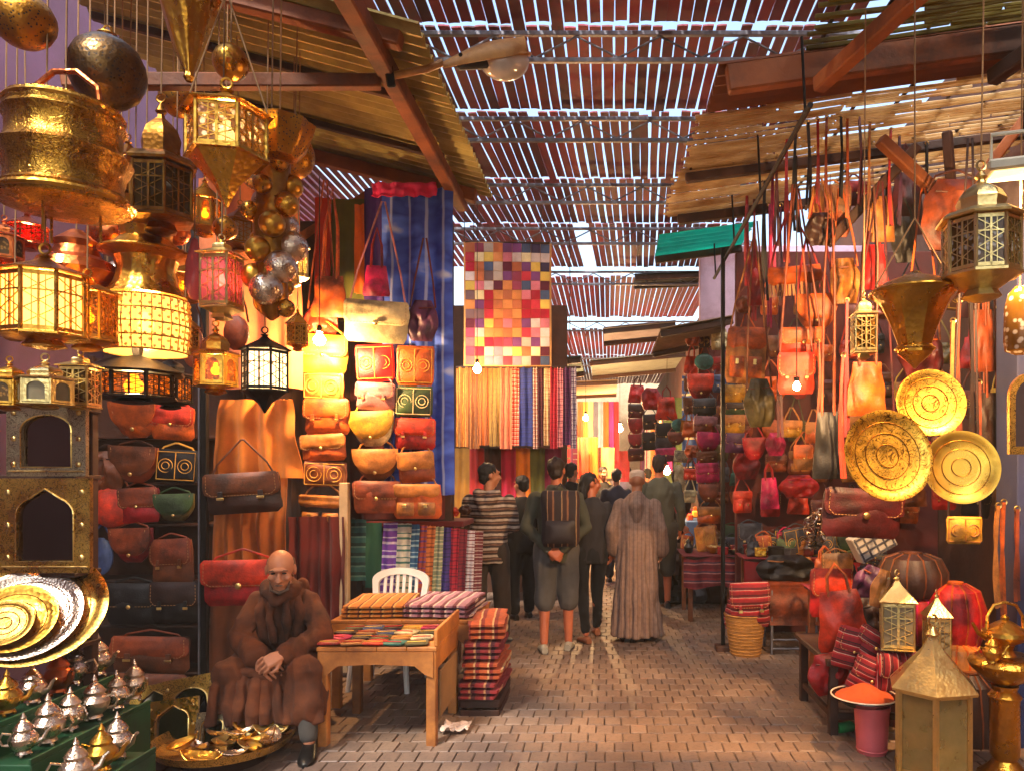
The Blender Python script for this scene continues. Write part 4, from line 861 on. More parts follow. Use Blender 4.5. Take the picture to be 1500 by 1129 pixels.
# long loose straps and belts hanging from the rail
def strap(label, px, py0, py1, Y, c, wpx=7, group='loose straps hanging from the rail', cat='strap'):
    a, b = W(px, py0, Y), W(px + random.uniform(-6, 6), py1, Y); Ls = a.z - b.z; w = S(wpx, Y)
    t = thing('leather_strap', label, cat, (b.x, b.y, b.z), group=group); k = random.uniform(-.02, .02)
    for s in (-1, 1):
        MB().slab(lambda u, v: ((u - .5) * w + s * w * .9 * (1 - v) + k * sin(v * 3), s * .012 + .006 * sin(v * 9 + s), v * Ls), 2, 10, .004).build('strap_tail', lea(c), t)
    MB().torus((0, 0, Ls), w * .8, .005, 12, 5, M=Matrix.Rotation(pi / 2, 4, 'X')).build('ring', BRC, t)
for lab, px, a, b, Y, c in (('long red strap, leftmost on the rail', 1098, 262, 420, 6.5, 'red'), ('pair of black straps beside the red tote', 1120, 250, 440, 6.2, 'black'), ('long pink and red strap above the fringed bag', 1132, 240, 400, 5.9, 'pink'), ('dark maroon strap between the red ones', 1143, 232, 360, 5.8, 'maroon'), ('broad red strap hanging above the fringed bag', 1158, 205, 385, 5.5, 'red'), ('black strap next to the broad red one', 1172, 190, 340, 5.2, 'black'), ('dark brown strap near the rail joint', 1184, 180, 310, 5.1, 'dark'),
    ('red strap hanging under the orange fringed bag', 1148, 430, 640, 5.6, 'maroon'), ('chestnut strap right of the bright orange satchel', 1196, 500, 640, 5.0, 'chestnut'), ('red belt behind the slim brass lantern', 1240, 440, 640, 4.9, 'red'), ('orange belt right of the slim brass lantern', 1230, 520, 700, 4.8, 'scarlet'),
    ('tan strap right of the funnel lamp', 1392, 470, 640, 4.6, 'tan'), ('chestnut strap between the funnel lamp and tower lantern', 1410, 440, 640, 4.7, 'chestnut'), ('dark strap under the tower lantern', 1424, 440, 700, 4.8, 'dark'), ('brown strap right of the topmost tray', 1438, 560, 730, 4.7, 'chestnut'), ('black strap left of the pilaster', 1462, 450, 690, 4.9, 'black'),
    ('tan belt above the brass urn', 1462, 740, 890, 4.3, 'tan'), ('orange belt above the brass urn', 1476, 735, 900, 4.35, 'orange'), ('brown belt leaning above the brass urn', 1488, 745, 880, 4.4, 'chestnut')): strap(lab, px, a, b, Y, c, wpx=4 if px < 1300 else 5)

# more bags on the red partition and behind the trays
rg = random.Random(31); cs_ = ['chestnut', 'orange', 'maroon', 'tan', 'brown', 'scarlet', 'dark', 'tan', 'brown', 'black', 'olive', 'red', 'orange', 'chestnut', 'yellow']; kd_ = ['satchel', 'saddle', 'pouch', 'tote', 'pocket', 'satchel', 'sack']
NT = ['leftmost', 'second', 'third', 'fourth', 'fifth', 'sixth', 'rightmost']; RW = ['top', 'second', 'third', 'fourth', 'fifth', 'lowest']
for j in range(6):
    for i in range(7):
        c = rg.choice(cs_); c2 = c if rg.random() < .6 else rg.choice(cs_); k = rg.choice(kd_); w = rg.uniform(26, 36); cn = CN.get(c, c)
        bagpx('%s %s, %s in the %s row on the red partition' % (cn, KN[k], NT[i], RW[j]), 1092 + i * 39 + rg.uniform(-5, 5), 452 + j * 58 + rg.uniform(-8, 8), w, w * rg.uniform(.8, 1.15), 7.5 + .05 * (j % 2), k, c, c2, strap=rg.uniform(.08, .25), group='bags on the red partition')
for j in range(5):
    for i in range(4):
        c = rg.choice(cs_); k = rg.choice(kd_); w = rg.uniform(34, 46); cn = CN.get(c, c)
        bagpx('%s %s, %s in the %s row behind the brass trays' % (cn, KN[k], ('leftmost', 'second', 'third', 'rightmost')[i], RW[j]), 1338 + i * 44 + rg.uniform(-5, 5), 440 + j * 72 + rg.uniform(-8, 8), w, w * rg.uniform(.8, 1.2), 6.3 + .1 * (i % 2), k, c, None, strap=rg.uniform(.1, .3), group='bags behind the brass trays')
for i, (px, a, b, Y, c) in enumerate(((1200, 175, 300, 5.0, 'red'), (1212, 172, 330, 5.05, 'chestnut'), (1228, 172, 290, 5.1, 'black'), (1244, 175, 320, 5.0, 'orange'), (1258, 172, 300, 5.2, 'maroon'), (1272, 180, 340, 5.1, 'tan'), (1300, 190, 330, 5.2, 'red'), (1318, 200, 330, 5.3, 'purple'), (1362, 210, 330, 5.2, 'black'), (1110, 290, 470, 6.6, 'red'), (1124, 300, 480, 6.4, 'pink'), (1140, 300, 430, 6.0, 'purple'))):
    strap('%s strap, %s of the straps hung along the patched canopy' % (CN.get(c, c), ORD[i] if i < 10 else ('eleventh', 'twelfth')[i - 10]), px, a, b, Y, c, wpx=3)

for i in range(5):
    for j in range(8):
        c = rg.choice(cs_ + ['teal', 'grey', 'blue', 'cream']); k = rg.choice(kd_); w = rg.uniform(17, 25); cn = CN.get(c, c)
        bagpx('%s %s, %s down the %s column by the red board' % (cn, KN[k], ORD[j], ('leftmost', 'second', 'third', 'fourth', 'fifth')[i]), 1012 + i * 22 + rg.uniform(-3, 3), 500 + j * 33 + rg.uniform(-5, 5), w, w * rg.uniform(.8, 1.2), 9.4 + .1 * (i % 2), k, c, None, strap=.15, group='bags before the dark red board')
# ================================================================ cloths
def drape(name, label, px0, px1, py0, py1, Y, m, folds=4, amp=.02, cat='cloth', group=None, sag=0, nv=14, taper=1.0, t=.006, lean=0, seed=1):
    a, b = W(px0, py1, Y), W(px1, py0, Y); w, h = b.x - a.x, b.z - a.z
    nu = max(8, int(folds * 7))
    def fn(u, v):
        k = taper + (1 - taper) * v
        f = amp * (sin(u * folds * 2 * pi + seed) * (.45 + .55 * (1 - v)) + .5 * sin(u * folds * 4.7 + seed * 2 + v * 2.2)) + amp * .8 * noise.noise(V((u * 3 + seed, v * 3, 0)))
        return ((u - .5) * w * k + .012 * sin(v * 5 + seed) * w, f - lean * (1 - v), v * h - sag * sin(u * pi) * v + .01 * h * noise.noise(V((u * 5, seed, v))))
    o = MB().slab(fn, nu, nv, t).build(name, m, None, 60, loc=((a.x + b.x) / 2, Y, a.z))
    return tag(o, label, cat, group)
def tie(name, c1, c2, c3):
    m, t, b, out = nodes(name); n = noise_tex(t, 1.6, 3, .5, stretch=(1, 1, 2.2))
    col = ramp(t, n.outputs['Fac'], [(.3, lin(c1)), (.5, lin(c2)), (.62, lin(c1)), (.72, lin(c3))])
    tc = N(t, 'TexCoord'); w = N(t, 'TexWave'); w.bands_direction = 'X'; w.inputs['Scale'].default_value = 2.2; w.inputs['Distortion'].default_value = 1; L(t, tc.outputs['Object'], w.inputs['Vector'])
    col = mixc(t, ramp(t, w.outputs['Fac'], [(.92, (0, 0, 0)), (.98, (.5, .5, .5))]), col, lin(c3))
    L(t, col, b.inputs['Base Color']); b.inputs['Roughness'].default_value = .85; n3 = noise_tex(t, 240, 2); bumpn(t, b, n3.outputs['Fac'], .3, .003); MATS[name] = m; return m
drape('shawl', 'long blue tie dyed shawl hanging beside the columns of bags', 560, 664, 276, 724, 6.25, tie('blue_tie_dye', (84, 120, 236), (46, 68, 176), (206, 216, 244)), 3, .035, 'shawl')
drape('shawl', 'violet shawl between the olive cloth and the blue one', 533, 575, 276, 480, 6.3, cloth('violet', (64, 30, 110)), 2, .03, 'shawl', seed=2)
drape('hanging_cloth', 'olive cloth panel high above the bare bulb', 484, 540, 292, 470, 6.38, cloth('olive', (104, 102, 34)), 2, .02, seed=3)
drape('hanging_cloth', 'scarlet cloth strip left of the olive panel', 462, 484, 290, 420, 6.35, cloth('scarlet', (206, 52, 20)), 1, .02, seed=4)
drape('hanging_cloth', 'orange cloth strip right of the olive panel', 520, 534, 300, 430, 6.3, cloth('amber', (216, 104, 24)), 1, .015, seed=5)
drape('hanging_cloth', 'pink fringe of cloth along the top of the blue shawl', 545, 640, 268, 288, 6.2, cloth('hot_pink', (220, 44, 104)), 5, .02, seed=6)
drape('hanging_cloth', 'salmon cloth hanging behind the brass lanterns', 292, 440, 262, 570, 6.0, cloth('salmon', (218, 120, 70)), 4, .03, seed=7)
drape('robe', 'orange robe hanging behind the bright lit lantern', 322, 428, 585, 700, 5.75, cloth('orange_wool', (214, 118, 34)), 4, .04, 'robe', taper=1.25, seed=8)
drape('robe', 'tan robe showing below the long brown satchel', 312, 420, 690, 850, 5.8, cloth('tan_wool', (178, 98, 36)), 5, .04, 'robe', seed=9)
drape('robe', 'brown robe hanging low behind the seated man', 308, 430, 840, 1010, 5.85, cloth('brown_wool', (110, 60, 28)), 4, .03, 'robe', seed=10)
drape('robe', 'dark red robe hanging beside the white post', 424, 505, 756, 910, 6.0, cloth('dark_red', (92, 16, 14)), 5, .03, 'robe', seed=11)
drape('hanging_cloth', 'dark brown curtain behind the column with the bulb', 428, 512, 420, 760, 6.42, cloth('umber', (70, 38, 20)), 3, .02, 'curtain', seed=12)
drape('hanging_cloth', 'maroon curtain behind the columns under the blue shawl', 506, 650, 480, 760, 6.42, cloth('maroon', (84, 18, 22)), 4, .02, 'curtain', seed=13)
wp = thing('stall_post', 'pale wooden post left of the teal checked cloth', 'post', (W(505, 900, 6.05).x, 6.05, 0))
MB().box((0, 0, .78), (.07, .07, 1.56), ch=.006).build('upright', mat('pale_wood', (176, 150, 116), .8, 0, .3, 5, .4, 30), wp); MB().box((0, 0, .02), (.13, .13, .04), ch=.006).build('foot', WOODD, wp)
# --- scarf stand under the bag columns
ssx = W(606, 760, 6.6)
ss = thing('scarf_stand', 'dark red covered counter with scarves hung along its front', 'counter', (ssx.x, 6.75, 0))
MB().box((0, -.1, 1.2), (.95, .5, .05), ch=.008).build('counter_top', cloth('dark_red', (92, 16, 14)), ss)
for sx in (-.42, .42):
    for sy in (-.3, .1): MB().box((sx, sy, .588), (.05, .05, 1.175), ch=.005).build('leg', WOODD, ss)
cols = [((110, 60, 160), (200, 190, 210), 'violet checked'), ((206, 200, 180), (60, 110, 100), 'cream and green checked'), ((40, 90, 130), (160, 190, 200), 'blue'), ((150, 60, 40), (90, 50, 120), 'russet and violet'), ((196, 110, 50), (120, 60, 30), 'orange'), ((130, 140, 110), (200, 190, 150), 'sage'), ((60, 40, 120), (30, 30, 80), 'indigo'), ((170, 24, 50), (110, 14, 40), 'crimson'), ((120, 20, 40), (80, 10, 30), 'wine red'), ((190, 180, 180), (110, 30, 40), 'white flecked'), ((100, 24, 30), (170, 150, 140), 'dark red')]
px = 562
for i, (c1, c2, nm) in enumerate(cols):
    w = 21 if i < 2 else 12
    drape('scarf', nm + ' scarf hanging along the front of the dark red counter', px, px + w, 765 + i * 1.2, 900, 6.28 + .004 * i, stripes('scarf_stripe_%d' % i, [(c1, 5), (c2, 2), (c1, 3), (c2, 1)], 9 + i, 2), 1.5, .012, 'scarf', 'scarves on the counter front', lean=.16, seed=i); px += w - .4
drape('hanging_cloth', 'teal checked cloth hanging left of the scarves', 514, 536, 760, 850, 6.35, stripes('teal_check', [((40, 96, 96), 3), ((90, 130, 120), 1), ((24, 60, 60), 2)], 12, 2), 1, .01, seed=3)
drape('hanging_cloth', 'dark green cloth hanging beside the teal checked one', 536, 560, 765, 860, 6.36, cloth('dark_green', (24, 74, 56)), 1, .01, seed=5)
rg = random.Random(9)
for i, (c, nm) in enumerate((('red', 'red'), ('cream', 'cream'), ('scarlet', 'orange'), ('dark', 'dark'))):
    bagpx(nm + ' trinket pouch lying on the dark red counter', 630 + i * 17, 749 - (i % 2) * 3, 16, 14, 6.55, 'sack', c, c, strap=0, group='pouches on the counter', name='trinket_pouch', cat='pouch')

# --- patchwork quilt over the lane
QY = 8.8; qa, qb = W(682, 535, QY), W(805, 357, QY); qw, qh = qb.x - qa.x, qb.z - qa.z
q = thing('patchwork_quilt', 'patchwork quilt of coloured squares hanging under the slatted roof', 'quilt', ((qa.x + qb.x) / 2, QY, qa.z), rz=.04)
MB().slab(lambda u, v: ((u - .5) * (qw + .04), .012 + .02 * sin(v * 4 + u * 3), v * (qh + .02) - .01), 10, 14, .01).build('backing', cloth('sand', (206, 150, 90)), q)
pal = [(180, 20, 50), (226, 190, 90), (96, 24, 50), (190, 170, 160), (216, 120, 140), (60, 50, 84), (206, 50, 70), (120, 90, 96), (236, 216, 170), (120, 60, 120), (196, 110, 70), (70, 84, 120), (220, 140, 80), (150, 60, 90), (214, 196, 196)]
pm_ = [cloth('patch_%d' % i, c) for i, c in enumerate(pal)]; rg = random.Random(11)
nx, nyq = 9, 13; cw, chh = qw / nx, qh / nyq
pme = [MB().slab(lambda u, v, k=k: ((u - .5) * cw * .96, -.004 * sin(u * pi) * sin(v * pi), (v - .5) * chh * .96), 4, 4, .008) for k in range(1)]
for i in range(nx):
    for j in range(nyq):
        mid = 3 <= i <= 5 and 3 <= j <= 8 and not (i != 4 and j > 7); mm = (pm_[10] if (j + i) % 2 else pm_[12]) if mid and not (i == 4 and j == 4) else rg.choice(pm_)
        me = pme[0].mesh('patch'); me.materials.append(mm); u, v = (i + .5) / nx, (j + .5) / nyq
        link('patch', me, mm, q, ((u - .5) * qw, .012 + .02 * sin(v * 4 + u * 3) - .011, v * qh), (0, rg.uniform(-.03, .03), 0))
MB().tube([(-qw / 2, .0, qh + .01), (qw / 2, 0, qh + .01)], .012, 8).build('hanging_pole', WOODD, q)
for s in (-1, 1): MB().tube([(s * qw * .4, 0, qh), (s * qw * .4, 0, qh + .5)], .004, 5).build('cord', DCORD, q)
# --- scarves on a rod under the quilt
rod = thing('scarf_rod', 'wooden rod under the quilt carrying the long scarves', 'rod', W(668, 538, 8.9))
MB().tube([(0, 0, 0), (1.48, 0, 0)], .014, 8).build('rod', WOODD, rod)
for x in (.1, 1.35): MB().tube([(x, 0, 0), (x, 0, 1.9)], .005, 5).build('cord', DCORD, rod)
sc2 = [((150, 90, 40), (196, 150, 70), 'ochre', 18), ((110, 60, 34), (170, 110, 50), 'brown', 16), ((176, 96, 40), (110, 50, 26), 'rust', 16), ((140, 110, 50), (90, 60, 30), 'olive gold', 16), ((196, 110, 80), (130, 50, 40), 'terracotta', 18), ((206, 60, 40), (236, 200, 180), 'coral', 10), ((34, 52, 140), (24, 40, 110), 'royal blue', 20), ((226, 200, 190), (180, 60, 60), 'white and red', 8), ((90, 24, 50), (60, 16, 34), 'plum', 9), ((220, 190, 150), (196, 150, 110), 'cream', 10), ((170, 20, 50), (200, 40, 70), 'carmine', 11), ((226, 150, 160), (170, 80, 110), 'pink', 8), ((96, 40, 100), (60, 24, 70), 'purple', 12), ((200, 190, 210), (120, 80, 130), 'lilac', 8)]
px = 668
for i, (c1, c2, nm, w) in enumerate(sc2):
    drape('scarf', nm + ' scarf on the rod under the patchwork quilt', px, px + w, 538, 654 + 3 * sin(i * 2), 8.9, stripes('rod_scarf_%d' % i, [(c1, 5), (c2, 1), (c1, 2), (c2, 2)], 14 + (i * 5) % 9, 0 if i < 5 else 2, warp=.05), 2, .018, 'scarf', 'scarves on the rod', seed=i); px += w - .3
sc3 = [((150, 100, 30), 'mustard'), ((170, 40, 40), 'brick red'), ((60, 26, 24), 'dark brown'), ((176, 18, 60), 'cerise'), ((216, 120, 30), 'orange'), ((90, 90, 40), 'moss green'), ((120, 30, 70), 'mulberry')]
px = 666
for i, (c, nm) in enumerate(sc3):
    drape('hanging_cloth', nm + ' cloth hanging low behind the man in the striped jacket', px, px + 24, 656, 800, 9.2, cloth('low_' + nm.replace(' ', '_'), c), 2, .02, group='low cloths behind the striped jacket', seed=i + 3); px += 22
# --- far left textiles
sc4 = [((196, 90, 40), 'rust'), ((214, 140, 60), 'amber'), ((206, 180, 120), 'sand'), ((90, 90, 110), 'slate'), ((150, 140, 160), 'grey'), ((206, 90, 30), 'orange'), ((130, 40, 130), 'violet'), ((180, 30, 40), 'red')]
px = 846
for i, (c, nm) in enumerate(sc4):
    drape('hanging_cloth', nm + ' cloth hanging deep in the lane left of the maroon bags', px, px + 8, 588, 668 + (i % 3) * 10, 13.5, cloth('deep_%d' % i, c), 1, .02, group='cloths deep in the lane', seed=i); px += 7.5
for i, (c, nm, x0, x1, y0, y1, Y) in enumerate((((206, 60, 20), 'red', 846, 862, 640, 700, 12.5), ((226, 120, 30), 'orange', 860, 876, 640, 705, 12.8), ((220, 170, 110), 'cream', 874, 900, 655, 700, 13), ((170, 40, 110), 'magenta', 960, 985, 655, 690, 14), ((200, 60, 60), 'coral', 900, 922, 660, 705, 15))):
    drape('hanging_cloth', nm + ' fabric stall cloth behind the heads of the crowd', x0, x1, y0, y1, Y, cloth('stall_' + nm, c), 2, .03, group='cloths behind the crowd', seed=i)

# ================================================================ tables and furniture on the left
def table(label, x0, x1, y0, y1, z, name='table', m=WOODT, apron=.11):
    t = thing(name, label, 'table', ((x0 + x1) / 2, (y0 + y1) / 2, 0)); w, d = x1 - x0, y1 - y0
    for i in range(4):
        MB().box((-w / 2 + (i + .5) * w / 4, 0, z - .012), (w / 4 - .003, d, .024), ch=.003).build('plank', m, t)
    for sx in (-1, 1):
        for sy in (-1, 1): MB().box((sx * (w / 2 - .035), sy * (d / 2 - .035), (z - .026) / 2), (.06, .06, z - .026), ch=.006).build('leg', m, t)
    for sy in (-1, 1):
        o = [(-w / 2 + .02, z - .026), (w / 2 - .02, z - .026), (w / 2 - .02, z - apron - .07), (w / 2 - .07, z - apron - .05), (w / 2 - .13, z - apron), (0, z - apron + .01), (-w / 2 + .13, z - apron), (-w / 2 + .07, z - apron - .05), (-w / 2 + .02, z - apron - .07)]
        MB().prism(o, sy * (d / 2 - .004) - .011, sy * (d / 2 - .004) + .011).build('apron', m, t)
    for sx in (-1, 1): MB().box((sx * (w / 2 - .012), 0, z - .026 - apron / 2), (.018, d - .1, apron), ch=.002).build('side_apron', m, t)
    return t
t1 = table('low wooden table spread with pouches beside the seated man', -1.74, -1.02, 4.48, 5.16, .60)
MB().box((.352, .0, .655), (.022, .66, .1), ch=.004).build('side_board', WOODT, t1); MB().box((.36, .0, .3), (.015, .5, .28), ch=.003).build('lower_panel', mat('worn_board', (150, 110, 66), .8, 0, .3, 5, .4, 30), t1)
table('rear wooden table stacked with folded rugs behind the pouch table', -1.92, -.93, 5.2, 5.95, .62)
pc = [('red', 'crimson'), ('yellow', 'yellow'), ('olive', 'olive'), ('tan', 'tan'), ('pink', 'pink'), ('blue', 'blue'), ('scarlet', 'orange'), ('cream', 'cream'), ('dark', 'dark'), ('teal', 'teal')]
rg = random.Random(21); pos = ['front left', 'front middle', 'front right', 'far right']
k = 0
for j in range(4):
    for i in range(5):
        c, nm = pc[(i * 3 + j * 4 + (i * j) % 3) % 10]; x = -1.67 + i * .128; y = 4.55 + j * .145
        o = thing('flat_pouch', '%s flat pouch, %s in the %s row on the low table' % (nm, ['leftmost', 'second', 'third', 'fourth', 'rightmost'][i], ['front', 'second', 'third', 'back'][j]), 'pouch', (x + rg.uniform(-.012, .012), y, .602 + .004 * rg.random()), rot=(R(-4), 0, rg.uniform(-.35, .35)), group='flat pouches on the low table')
        mb = puff(.14, .14, .022, PROF['rect'], 6, 6, t=.008); mb.v = [(a, c_, -b + .01) for a, b, c_ in [(v[0], v[1], v[2] - .06) for v in mb.v]]
        mb.build('body', lea(c), o); MB().box((0, -.035, .024), (.11, .012, .004), ch=.001).build('trim', (GOLDT, REDT)[k % 2], o); MB().torus((0, .015, .022), .025, .003, 14, 4).build('embroidery', (REDT, GOLDT)[k % 2], o); k += 1
RUG = [stripes('rug_%d' % i, cs, 10 + i, 0) for i, cs in enumerate(([((150, 40, 40), 4), ((200, 140, 90), 1), ((90, 30, 40), 2)], [((200, 90, 40), 4), ((230, 180, 120), 1), ((140, 40, 30), 2)], [((170, 120, 130), 3), ((110, 50, 60), 2), ((220, 190, 170), 1)], [((196, 120, 40), 4), ((110, 50, 24), 1), ((220, 170, 90), 1)]))]
rgf = random.Random(8)
def folded(label, x, y, z, w, d, h, m, rz=0, group=None):
    t = thing('folded_rug', label, 'rug', (x, y, z), rz, group)
    n = 3
    for i in range(n):
        hh = h / n
        mb = puff(w * (1 - .03 * rgf.random()), d * (1 - .04 * rgf.random()), hh * .55, corner(.06), 12, 14, t=hh * .42, wr=.5, seed=i * 5 + x * 9)
        dx = rgf.uniform(-.012, .012); mb.v = [(a + dx, c_ - d / 2, -b_ + hh * (i + .5) + .008 * noise.noise(V((a * 6, c_ * 6, x)))) for a, b_, c_ in mb.v]
        mb.build('fold', m, t)
    return t
folded('folded orange rug on the left of the rear table', -1.66, 5.55, .624, .46, .6, .09, RUG[3], .08); folded('folded dusky pink rug on the right of the rear table', -1.18, 5.55, .624, .46, .62, .1, RUG[2], -.05)
for i in range(4): folded('striped red rug, %s of the rug stack at the right end of the tables' % ['lowest', 'second', 'third', 'uppermost'][i], -.86 + .01 * (i % 2), 5.3 + .02 * i, .12 + i * .13, .26, .6, .12, RUG[i % 2], .05 * (i - 1), 'rug stack at the table end')
cr_ = thing('crate', 'low wooden crate under the striped red rug stack', 'crate', (-.86, 5.33, 0))
for zz in (.025, .085): 
    for sy in (-1, 1): MB().box((0, sy * .28, zz), (.26, .02, .045), ch=.003).build('slat', WOODD, cr_)
    for sx in (-1, 1): MB().box((sx * .125, 0, zz), (.02, .54, .045), ch=.003).build('slat', WOODD, cr_)
MB().box((0, 0, .113), (.27, .58, .012)).build('lid', WOODD, cr_)
# white plastic chair behind the table
PLA = mat('white_plastic', (226, 222, 216), .4, 0, .08, 6, .05, 40, rnd=.02)
ch = thing('plastic_chair', 'white plastic chair behind the rear table', 'chair', (W(580, 880, 6.0).x, 5.8, 0), rz=-.1)
no = 16; oo = [(cos(pi * i / no) * .235, .34 + sin(pi * i / no) * .1) for i in range(no + 1)] + [(-.2, .0), (.2, .0)]
MB().ring(oo, [(x * .78, .035 + z * .8) for x, z in oo], -.015, .015).build('backrest_frame', PLA, ch, loc=(0, .2, .44), rot=(R(-10), 0, 0))
for i in range(6): MB().box((-.13 + i * .052, 0, .21), (.026, .012, .36), ch=.003).build('backrest_slat', PLA, ch, loc=(0, .2, .44), rot=(R(-10), 0, 0))
MB().slab(lambda u, v: ((u - .5) * .44, (v - .5) * .42, .43 - .015 * sin(u * pi) * sin(v * pi)), 8, 8, .016).build('seat', PLA, ch)
for sx in (-1, 1):
    for sy in (-1, 1): MB().tube([(sx * .19, sy * .17, .42), (sx * .23, sy * .22, 0)], [.025, .02], 8).build('leg', PLA, ch)
    MB().tube([(sx * .22, .2, .6), (sx * .26, .0, .64), (sx * .25, -.17, .62), (sx * .22, -.2, .42)], .02, 8).build('armrest', PLA, ch)
folded('red folded cloth hanging over the seat back of the plastic chair', ch.location.x + .02, 5.8, .455, .3, .26, .09, cloth('dark_red', (92, 16, 14)))
st_ = thing('stool', 'plain wooden stool under the seated man', 'stool', (-2.05, 4.88, 0))
MB().box((0, 0, .38), (.42, .36, .04), ch=.008).build('seat', WOODD, st_)
for sx in (-1, 1):
    for sy in (-1, 1): MB().box((sx * .17, sy * .14, .18), (.045, .045, .36), ch=.005).build('leg', WOODD, st_)
    MB().box((sx * .17, 0, .12), (.025, .24, .03)).build('rung', WOODD, st_)
pa = MB()
rg = random.Random(3)
pa.slab(lambda u, v: ((u - .5) * .17 + .02 * noise.noise(V((u * 4, v * 4, 1))), (v - .5) * .16, .03 + .035 * noise.noise(V((u * 5, v * 5, 4)))), 12, 12, .002)
tag(pa.build('crumpled_paper', mat('paper', (226, 200, 180), .8, 0, .1, 10, .2), None, 25, loc=(W(668, 1072, 4.75).x, 4.75, .012)), 'crumpled pale paper lying on the paving by the table leg', 'paper')

# ================================================================ brassware in the left foreground
def frame_mirror(label, px, yt, yb, wpx, Y, m, pointed, rot=(0, 0, 0), glassm=None):
    a = W(px, yb, Y); w, h = S(wpx, Y), S(yb - yt, Y); t = thing('brass_mirror', label, 'mirror', a, rot=rot)
    n = 12; inn = []
    for i in range(n + 1):
        q = pi * i / n; x = cos(q) * w * .32; z = h * .62 + sin(q) * h * .2 + (h * .07 * max(0, 1 - abs(cos(q)) * 2.2) if pointed else 0); inn.append((x, z))
    inn += [(-w * .32, h * .12), (w * .32, h * .12)]
    out_ = [(w / 2, h * .62)] + [(w / 2, h) if i < n // 2 else ((0, h) if i == n // 2 else (-w / 2, h)) for i in range(1, n)] + [(-w / 2, h * .62), (-w / 2, 0), (w / 2, 0)]
    MB().ring(out_, inn, -.012, .012).build('frame', m, t)
    MB().prism([(x * 1.04, z) for x, z in inn], .008, .014).build('mirror_glass', glassm or mat('dark_mirror', (120, 104, 90), .06, 1, .05, 3, 0), t)
    e = MB()
    for s in (-1, 1):
        for zz in (.16, .5, .85): e.ball((s * w * .41, -.014, h * zz), (w * .035, .006, w * .035), 10, 6)
    e.tube([(x, -.013, z) for x, z in inn] + [(inn[0][0], -.013, inn[0][1])], .004, 5)
    e.build('boss', BRC, t)
    MB().box((0, -.014, .006 + h * .05), (w * .95, .01, .008), ch=.002).build('bead', BRC, t)
    return t
SILB = brass('embossed_silver', (196, 178, 140), .35, relief='engraved', rs=34, amt=.4, strength=.5)
m1 = frame_mirror('embossed silvery mirror frame with round arch under the lanterns', 70, 588, 697, 116, 3.7, SILB, False); m2_ = frame_mirror('brass mirror frame with pointed arch above the stacked trays', 68, 700, 838, 132, 3.65, BRE, True)
brd = thing('lamp_rack', 'wooden rack behind the two mirror frames holding the small lanterns', 'rack', (-2.75, 3.85, 0))
for x in (-.6, .1): MB().box((x, .0, 1.05), (.05, .05, 2.1), ch=.005).build('upright', WOODD, brd)
for z in (.78, 1.14, 1.62, 1.96): MB().box((-.25, -.06, z), (.76, .2, .022), ch=.003).build('shelf_board', WOODD, brd)
for i, (px, py, rp, nm, m) in enumerate(((52, 893, 100, 'outermost and largest', BRE), (36, 900, 80, 'second largest', SIL), (20, 906, 60, 'third largest', BR), (6, 912, 40, 'smallest and frontmost', BRE))):
    tray('brass tray leaning at the left edge, %s of the stack' % nm, px, py, rp * .92, 3.62 - i * .05, m, tilt=(52, 0, 22))
GRN = mat('green_paint', (30, 84, 46), .6, 0, .3, 5, .3, 40, dirt=(18, 50, 28))
gs = thing('stepped_stand', 'green painted stepped stand carrying rows of teapots', 'stand', (-2.45, 3.58, 0))
steps = [(-2.69, .56, .86, 6), (-2.5, .43, .82, 6), (-2.28, .3, .5, 3)]
for x, z, ln, _ in steps:
    MB().box((x + 2.45, ln / 2 - .46, z / 2), (.208, ln, z), ch=.004).build('step', GRN, gs)
    MB().box((x + 2.45 + .098, ln / 2 - .46, z + .012), (.012, ln, .024), ch=.002).build('edge_strip', GRN, gs)
def teapot_meshes(m):
    b = MB().lathe([(.028, 0), (.036, .004), (.03, .016), (.05, .035), (.062, .06), (.064, .08), (.052, .1), (.04, .112), (.042, .12)], 20).mesh('body')
    l = MB().lathe([(.044, .12), (.046, .126), (.034, .145), (.018, .162), (.01, .17), (.014, .18), (.008, .19), (.003, .205)], 16).mesh('lid')
    s = MB().tube([(.05, 0, .05), (.085, 0, .07), (.1, 0, .105), (.118, 0, .12)], [.016, .011, .008, .007], 8).mesh('spout')
    h = MB().tube([(-.05, 0, .1), (-.085, 0, .11), (-.1, 0, .08), (-.085, 0, .05), (-.056, 0, .045)], .006, 6).mesh('handle')
    f = [MB().ball((cos(a) * .03, sin(a) * .03, -.006), .009, 8, 5).mesh('foot') for a in (.5, 2.6, 4.7)]
    for x in [b, l, s, h] + f: x.materials.append(m)
    return b, l, s, h, f
TP = [teapot_meshes(m) for m in (SIL, BR, COP)]
rg = random.Random(6)
for r_, (x, z, ln, cnt_) in enumerate(steps):
    for i in range(cnt_):
        mi = 0 if rg.random() < .6 else (1 if rg.random() < .6 else 2); b, l, s, h, f = TP[mi]
        o = thing('teapot', '%s teapot, %s from the front on the %s step of the green stand' % (('silvery', 'brass', 'copper')[mi], ('first', 'second', 'third', 'fourth', 'fifth', 'sixth')[i], ('top', 'middle', 'bottom')[r_]), 'teapot', (x + rg.uniform(-.02, .02), 3.2 + i * .155 + rg.uniform(-.015, .015), z + .016), rz=rg.uniform(-.6, .6) + (pi if rg.random() < .3 else 0), group='teapots on the green stand')
        sc_ = rg.uniform(.85, 1.08); o.scale = (sc_,) * 3
        for nm, me in (('body', b), ('lid', l), ('spout', s), ('handle', h)): link(nm, me, None, o)
        for me in f: link('foot', me, None, o)
ty = 4.27; tx = W(330, 1090, ty).x
bt = thing('brass_platter', 'big round brass platter on a low stand heaped with brass dishes', 'platter', (tx, ty, .09))
